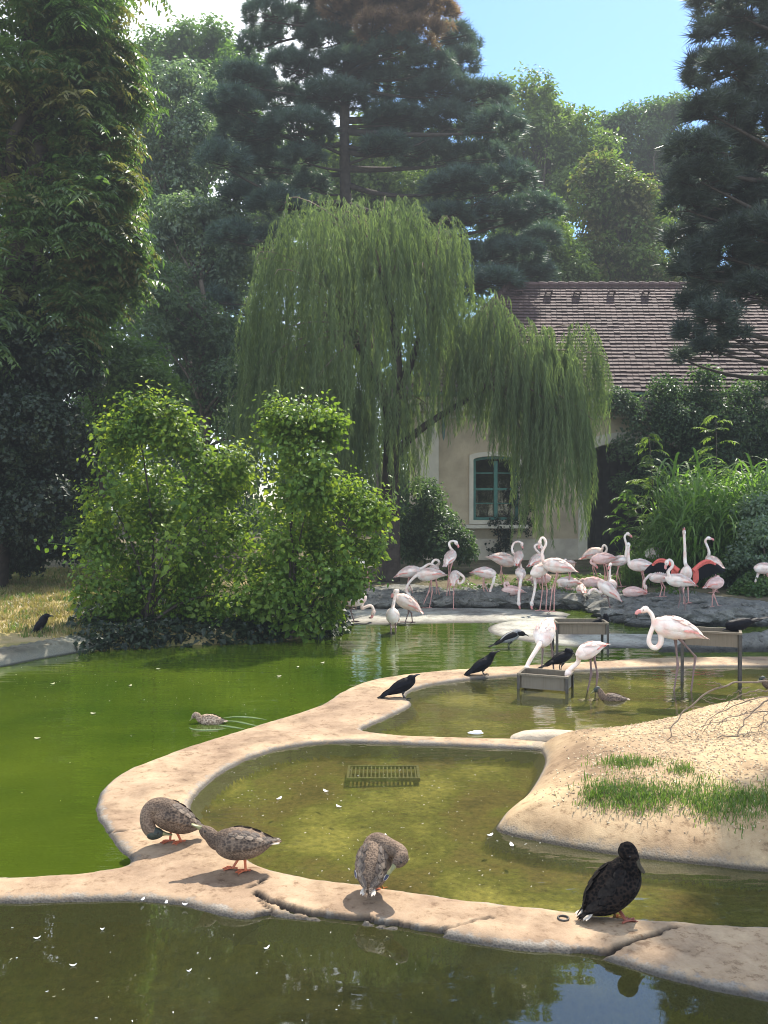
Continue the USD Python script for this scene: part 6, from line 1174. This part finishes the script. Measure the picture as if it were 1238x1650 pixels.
# dead branch on the bank
bt = thing('dead_branch', 'bare dead branch sprawling over the sandy bank at right', 'branch', (*at(1180, 1185, .3)[:2], .3))
def twig(pts, r0, r1, Y0=None):
    out = []
    for q in pts:
        g = hit(q[0], q[1]); out.append(at_d(q[0], q[1], g[1] - .10 if len(q) < 3 else g[1] - q[2]))
    return tube(out, r0, r1, 6, 5 * len(out))
Yt = hit(1150, 1190)[1]
rt = np.random.default_rng(77)
def twigY(pts, r0, r1):
    p = spline([at_d(x, y, Yt + dy) for x, y, dy in pts], 4 * len(pts)); p[1:-1] += rt.normal(0, .005, p[1:-1].shape)
    return tube(p, r0, r1, 6, 4 * len(p))
for pts, r0 in (([(1320, 1088, .5), (1238, 1097, .4), (1165, 1106, .2), (1110, 1140, .1), (1085, 1170, 0), (1076, 1192, 0)], .012), ([(1320, 1178, .2), (1238, 1186, .1), (1170, 1188, 0), (1130, 1195, 0), (1095, 1202, 0)], .008),
                ([(1300, 1100, .3), (1240, 1128, .2), (1205, 1155, .1), (1190, 1185, 0), (1180, 1212, 0)], .009), ([(1290, 1148, .1), (1220, 1148, .1), (1170, 1158, 0), (1130, 1170, 0)], .006), ([(1250, 1120, .3), (1190, 1135, .2), (1150, 1155, .2), (1130, 1180, .1)], .006),
                ([(1260, 1160, .1), (1215, 1172, .05), (1200, 1190, 0)], .005), ([(1238, 1112, .3), (1200, 1118, .3), (1175, 1132, .3), (1165, 1150, .2)], .006), ([(1300, 1205, 0), (1235, 1200, 0), (1205, 1178, 0)], .006), ([(1280, 1135, .2), (1238, 1150, .2), (1225, 1175, .1), (1222, 1195, 0)], .005),
                ([(1165, 1106, .2), (1150, 1100, .2), (1140, 1103, .2)], .004), ([(1130, 1195, 0), (1122, 1182, 0), (1118, 1174, 0)], .003), ([(1170, 1158, 0), (1160, 1172, 0), (1150, 1180, 0)], .003)):
    part(bt, 'twig', twigY(pts, r0, r0 * .35), M_twig, True)
for _ in range(26):      # fine side twigs
    x, y = rt.uniform(1120, 1300), rt.uniform(1105, 1200); a = rt.uniform(2.2, 4.2); l = rt.uniform(18, 45); dy = rt.uniform(-.1, .3)
    part(bt, 'twig', twigY([(x, y, dy), (x + math.cos(a) * l * .5, y - math.sin(a) * l * .3, dy), (x + math.cos(a) * l, y - math.sin(a) * l * .75, dy)], .0035, .0015), M_twig, True)
# grass on the bank
def grass_tuft(rng, n=16, H=.10, w=.004, spread=.05):
    V, F_ = [], []
    for _ in range(n):
        b = np.r_[rng.normal(0, spread, 2), -.01]; a = rng.uniform(0, 2 * np.pi); h = H * rng.uniform(.5, 1.2); o = np.array([np.cos(a), np.sin(a), 0]) * h * rng.uniform(.2, .8); s = np.array([-np.sin(a), np.cos(a), 0]) * w; k = len(V)
        V += [b - s, b + s, b + o * .4 + [0, 0, h * .65] - s * .8, b + o * .4 + [0, 0, h * .65] + s * .8, b + o + [0, 0, h]]; F_ += [[k, k + 1, k + 3], [k, k + 3, k + 2], [k + 2, k + 3, k + 4]]
    return np.array(V), np.array(F_)
L_grass = leafy('bank_grass', (0.06, 0.10, 0.02), (0.17, 0.24, 0.07), .45)
L_dry = leafy('dry_grass', (0.16, 0.13, 0.05), (0.42, 0.33, 0.16), .35)
GT = [grass_tuft(rd, 12, .044, .003, .055) for _ in range(5)]; gp_ = []
for _ in range(900):
    x = rd.uniform(945, 1330); t = (x - 945) / 290; yc = 1278 + 14 * t + rd.normal(0, 10 + 7 * t); q = hit(x, yc)
    if meshkit.noise(np.array([[q[0] * 4, q[1] * 4, 0]]), 5)[0] + .22 * t > .42: gp_.append(q)
for _ in range(90): gp_.append(hit(rd.normal(1010, 26), rd.normal(1229, 4)))
for _ in range(30): gp_.append(hit(rd.normal(1100, 6), rd.normal(1240, 4)))
gp_ = np.array(gp_); scatter('/World', 'grass', GT, L_grass, gp_, frames(np.tile([0, 0, 1.0], (len(gp_), 1)), rd, 1), rd.uniform(.4, 1.3, len(gp_)), rd)
tag(stage.GetPrimAtPath('/World/grass'), 'strip of short green grass growing across the sandy bank', 'grass')
# chips and gravel on the bank top
CH = [trimesh.creation.box((.030, .009, .005)), trimesh.creation.box((.020, .011, .006)), trimesh.creation.icosphere(1, .009)]
ch = []
while len(ch) < 9500:
    x, y = rd.uniform(.7, 5.0), rd.uniform(5.2, 9.6); s = shapely.Point(x, y)
    if bank_poly.contains(s):
        e = bank_poly.exterior.distance(s)
        if e > rd.uniform(.12, .9): ch.append((x, y, gz(x, y) + .002))
ch = np.array(ch); M_chip = [plain('pale_chip', (0.42, 0.31, 0.19), .9, var=.3, scale=40), plain('brown_chip', (0.30, 0.21, 0.13), .9, var=.3, scale=40), plain('straw_chip', (0.55, 0.45, 0.29), .9, var=.2, scale=40)]
fz_ = np.tile([0, 0, 1.0], (len(ch), 1)) + rd.normal(0, .25, (len(ch), 3)); scatter('/World', 'wood_chips', CH, M_chip, ch, frames(fz_, rd, 1), rd.uniform(.35, 1.0, len(ch)), rd)
tag(stage.GetPrimAtPath('/World/wood_chips'), 'pale wood chips and grit strewn over the top of the sandy bank', 'wood chips')
# lawn grass on the left, sparse weeds by the flamingos
GL = [grass_tuft(rd, 18, .11, .007, .07) for _ in range(5)]; q = []
while len(q) < 3800:
    px, y = rd.uniform(-260, 330), rd.uniform(13.2, 23); x = (px - CX) / FPX * y
    if far_poly.contains(shapely.Point(x, y)) and far_poly.exterior.distance(shapely.Point(x, y)) > .25: q.append((x, y, gz(x, y)))
q = np.array(q); scatter('/World', 'lawn_grass', GL, [L_dry, L_dry, L_dry, L_grass], q, frames(np.tile([0, 0, 1.0], (len(q), 1)), rd, 1), rd.uniform(.5, 1.1, len(q)), rd)
tag(stage.GetPrimAtPath('/World/lawn_grass'), 'patchy yellowing lawn at the left behind the pond edge', 'grass')
q = []
for _ in range(900):
    px, y = rd.uniform(690, 1300), rd.uniform(18.9, 24.5); x = (px - CX) / FPX * y
    if meshkit.noise(np.array([[x * 1.3, y * 1.3, 0]]), 9)[0] > .48: q.append((x, y, gz(x, y)))
q = np.array(q); scatter('/World', 'weeds', CL_ivy + GL, [L_mid, L_grass], q, frames(np.tile([0, 0, 1.0], (len(q), 1)), rd, 1), rd.uniform(.5, 1.1, len(q)), rd)
tag(stage.GetPrimAtPath('/World/weeds'), 'low weeds on the bare ground around the flamingos', 'weeds')
# floating feathers, leaves and scum
M_feather = plain('white_down', (0.72, 0.70, 0.66), .8, var=.1); M_fl = plain('floating_leaf', (0.40, 0.38, 0.24), .7, var=.3, scale=50)
def curl(px, py, L, w, m, name, label, cat, group, a=None, z=.004):
    p = at(px, py, z); a = rd.uniform(0, np.pi) if a is None else a; d = np.array([np.cos(a), np.sin(a), 0]) * L / 2
    b = blade(p - d, p + d, w, [0, 0, 1.0], 7, .5, .5); v = np.array(b.vertices); v[:, 2] += .010 * ((v - p)[:, :2] ** 2).sum(1) / (L / 2) ** 2; b.vertices = v; single(name, b, m, label, cat, group)
for (px, py), w in zip(((525, 1275), (546, 1300), (450, 1287), (620, 1348), (825, 1362), (790, 1346)), ('white feather floating just below the left end of the drain grate', 'white feather floating in the open middle pool, second below the grate', 'white feather floating nearest the bend of the strip in the middle pool', 'white feather floating right above the duck turned to its flank', 'white feather floating below the tip of the sandy bank', 'white feather floating left of the tip of the sandy bank')):
    curl(px, py, rd.uniform(.05, .07), .024, M_feather, 'floating_feather', w, 'feather', 'white feathers on the pools')
for (px, py), w in zip(((165, 1498), (60, 1512), (305, 1565), (430, 1528), (118, 1556)), ('white feather on the near pool close below the strip at left', 'white feather on the near pool close to the left border', 'white feather on the near pool, lowest towards the middle', 'white feather on the near pool below the crack in the strip', 'white feather on the near pool, lowest at the left')):
    curl(px, py, rd.uniform(.022, .040), .011, M_feather, 'floating_feather', w, 'feather', 'white feathers on the pools')
for (px, py), w in zip(((230, 1450), (268, 1455), (298, 1458)), ('left one of three white feathers stuck along the near edge of the strip', 'middle one of three white feathers stuck along the near edge of the strip', 'right one of three white feathers stuck along the near edge of the strip')):
    curl(px, py, .032, .016, M_feather, 'stranded_feather', w, 'feather', 'stranded feathers', z=.02)
for (px, py), w in zip(((85, 1102), (210, 1105), (450, 1090), (255, 1078), (520, 1068), (150, 1150), (60, 1190), (480, 1075)), ('pale leaf floating on the green pond beneath the crow on the left edge', 'pale leaf floating on the green pond midway below the left shrub', 'pale leaf floating on the green pond above the bend of the strip', 'pale leaf floating on the green pond nearest the ivy edge', 'pale leaf floating on the green pond nearest the far end of the ivy', 'pale leaf floating on the green pond left of the swimming duck', 'pale leaf floating on the green pond lowest at the left border', 'pale leaf floating on the green pond below the right shrub')):
    curl(px, py, .06, .034, M_fl, 'floating_leaf', w, 'leaf', 'leaves on the green pond')
LT = [trimesh.creation.box((.012, .005, .002)), trimesh.creation.box((.02, .004, .002))]
lt = []
for _ in range(260):
    px, py = rd.uniform(330, 880), rd.uniform(1208, 1430); p = at(px, py, .003)
    if not rim_poly.contains(shapely.Point(p[0], p[1])) and not bank_poly.contains(shapely.Point(p[0], p[1])): lt.append(p)
for _ in range(45): lt.append(at(rd.uniform(-20, 700), rd.uniform(1490, 1650), .003))
for _ in range(160): lt.append(at(rd.uniform(20, 560), rd.uniform(1055, 1300) if rd.uniform() < .3 else rd.uniform(1050, 1130), .003))
lt = np.array(lt); scatter('/World', 'floating_litter', LT, [M_feather, M_fl], lt, frames(np.tile([0, 0, 1.0], (len(lt), 1)), rd, 1), rd.uniform(.25, .8, len(lt)), rd)
tag(stage.GetPrimAtPath('/World/floating_litter'), 'tiny pale specks and bits of down drifting on the pools', 'litter')
# pale rubbish floating in the upper pool; metal ring on the strip
p = at(767, 1181, .012); single('paper_scrap', cat_([rock(p, (.075, .035, .012), 9, 2, .3), rock(p + [.02, .02, .008], (.045, .02, .01), 4, 2, .3)]), M_feather, 'crumpled white scrap floating in the upper pool', 'litter', smooth=True)
p = hit(908, 1481); single('iron_ring', trimesh.creation.torus(.028, .005, 24, 8).apply_translation(p + [0, 0, .006]), M_iron, 'small iron ring lying on the strip left of the black duck', 'ring', smooth=True)

# ------------------------------------------------------------------ haze volume added in place of lens veil
hz_b = trimesh.creation.box(bounds=[[-150, -110, -1.6], [150, 150, 36]])
usdkit.material(stage, LOOKS + '/lens_veil_haze', {'v': ('principled_volume', {'color': (0.86, 0.93, 1.0), 'density': VEIL_HAZE, 'anisotropy': 0.35})}, volume='v.volume')
single('haze', hz_b, UsdShade.Material.Get(stage, LOOKS + '/lens_veil_haze'), 'thin bluish haze added in place of lens veil', 'haze', kind='stuff')
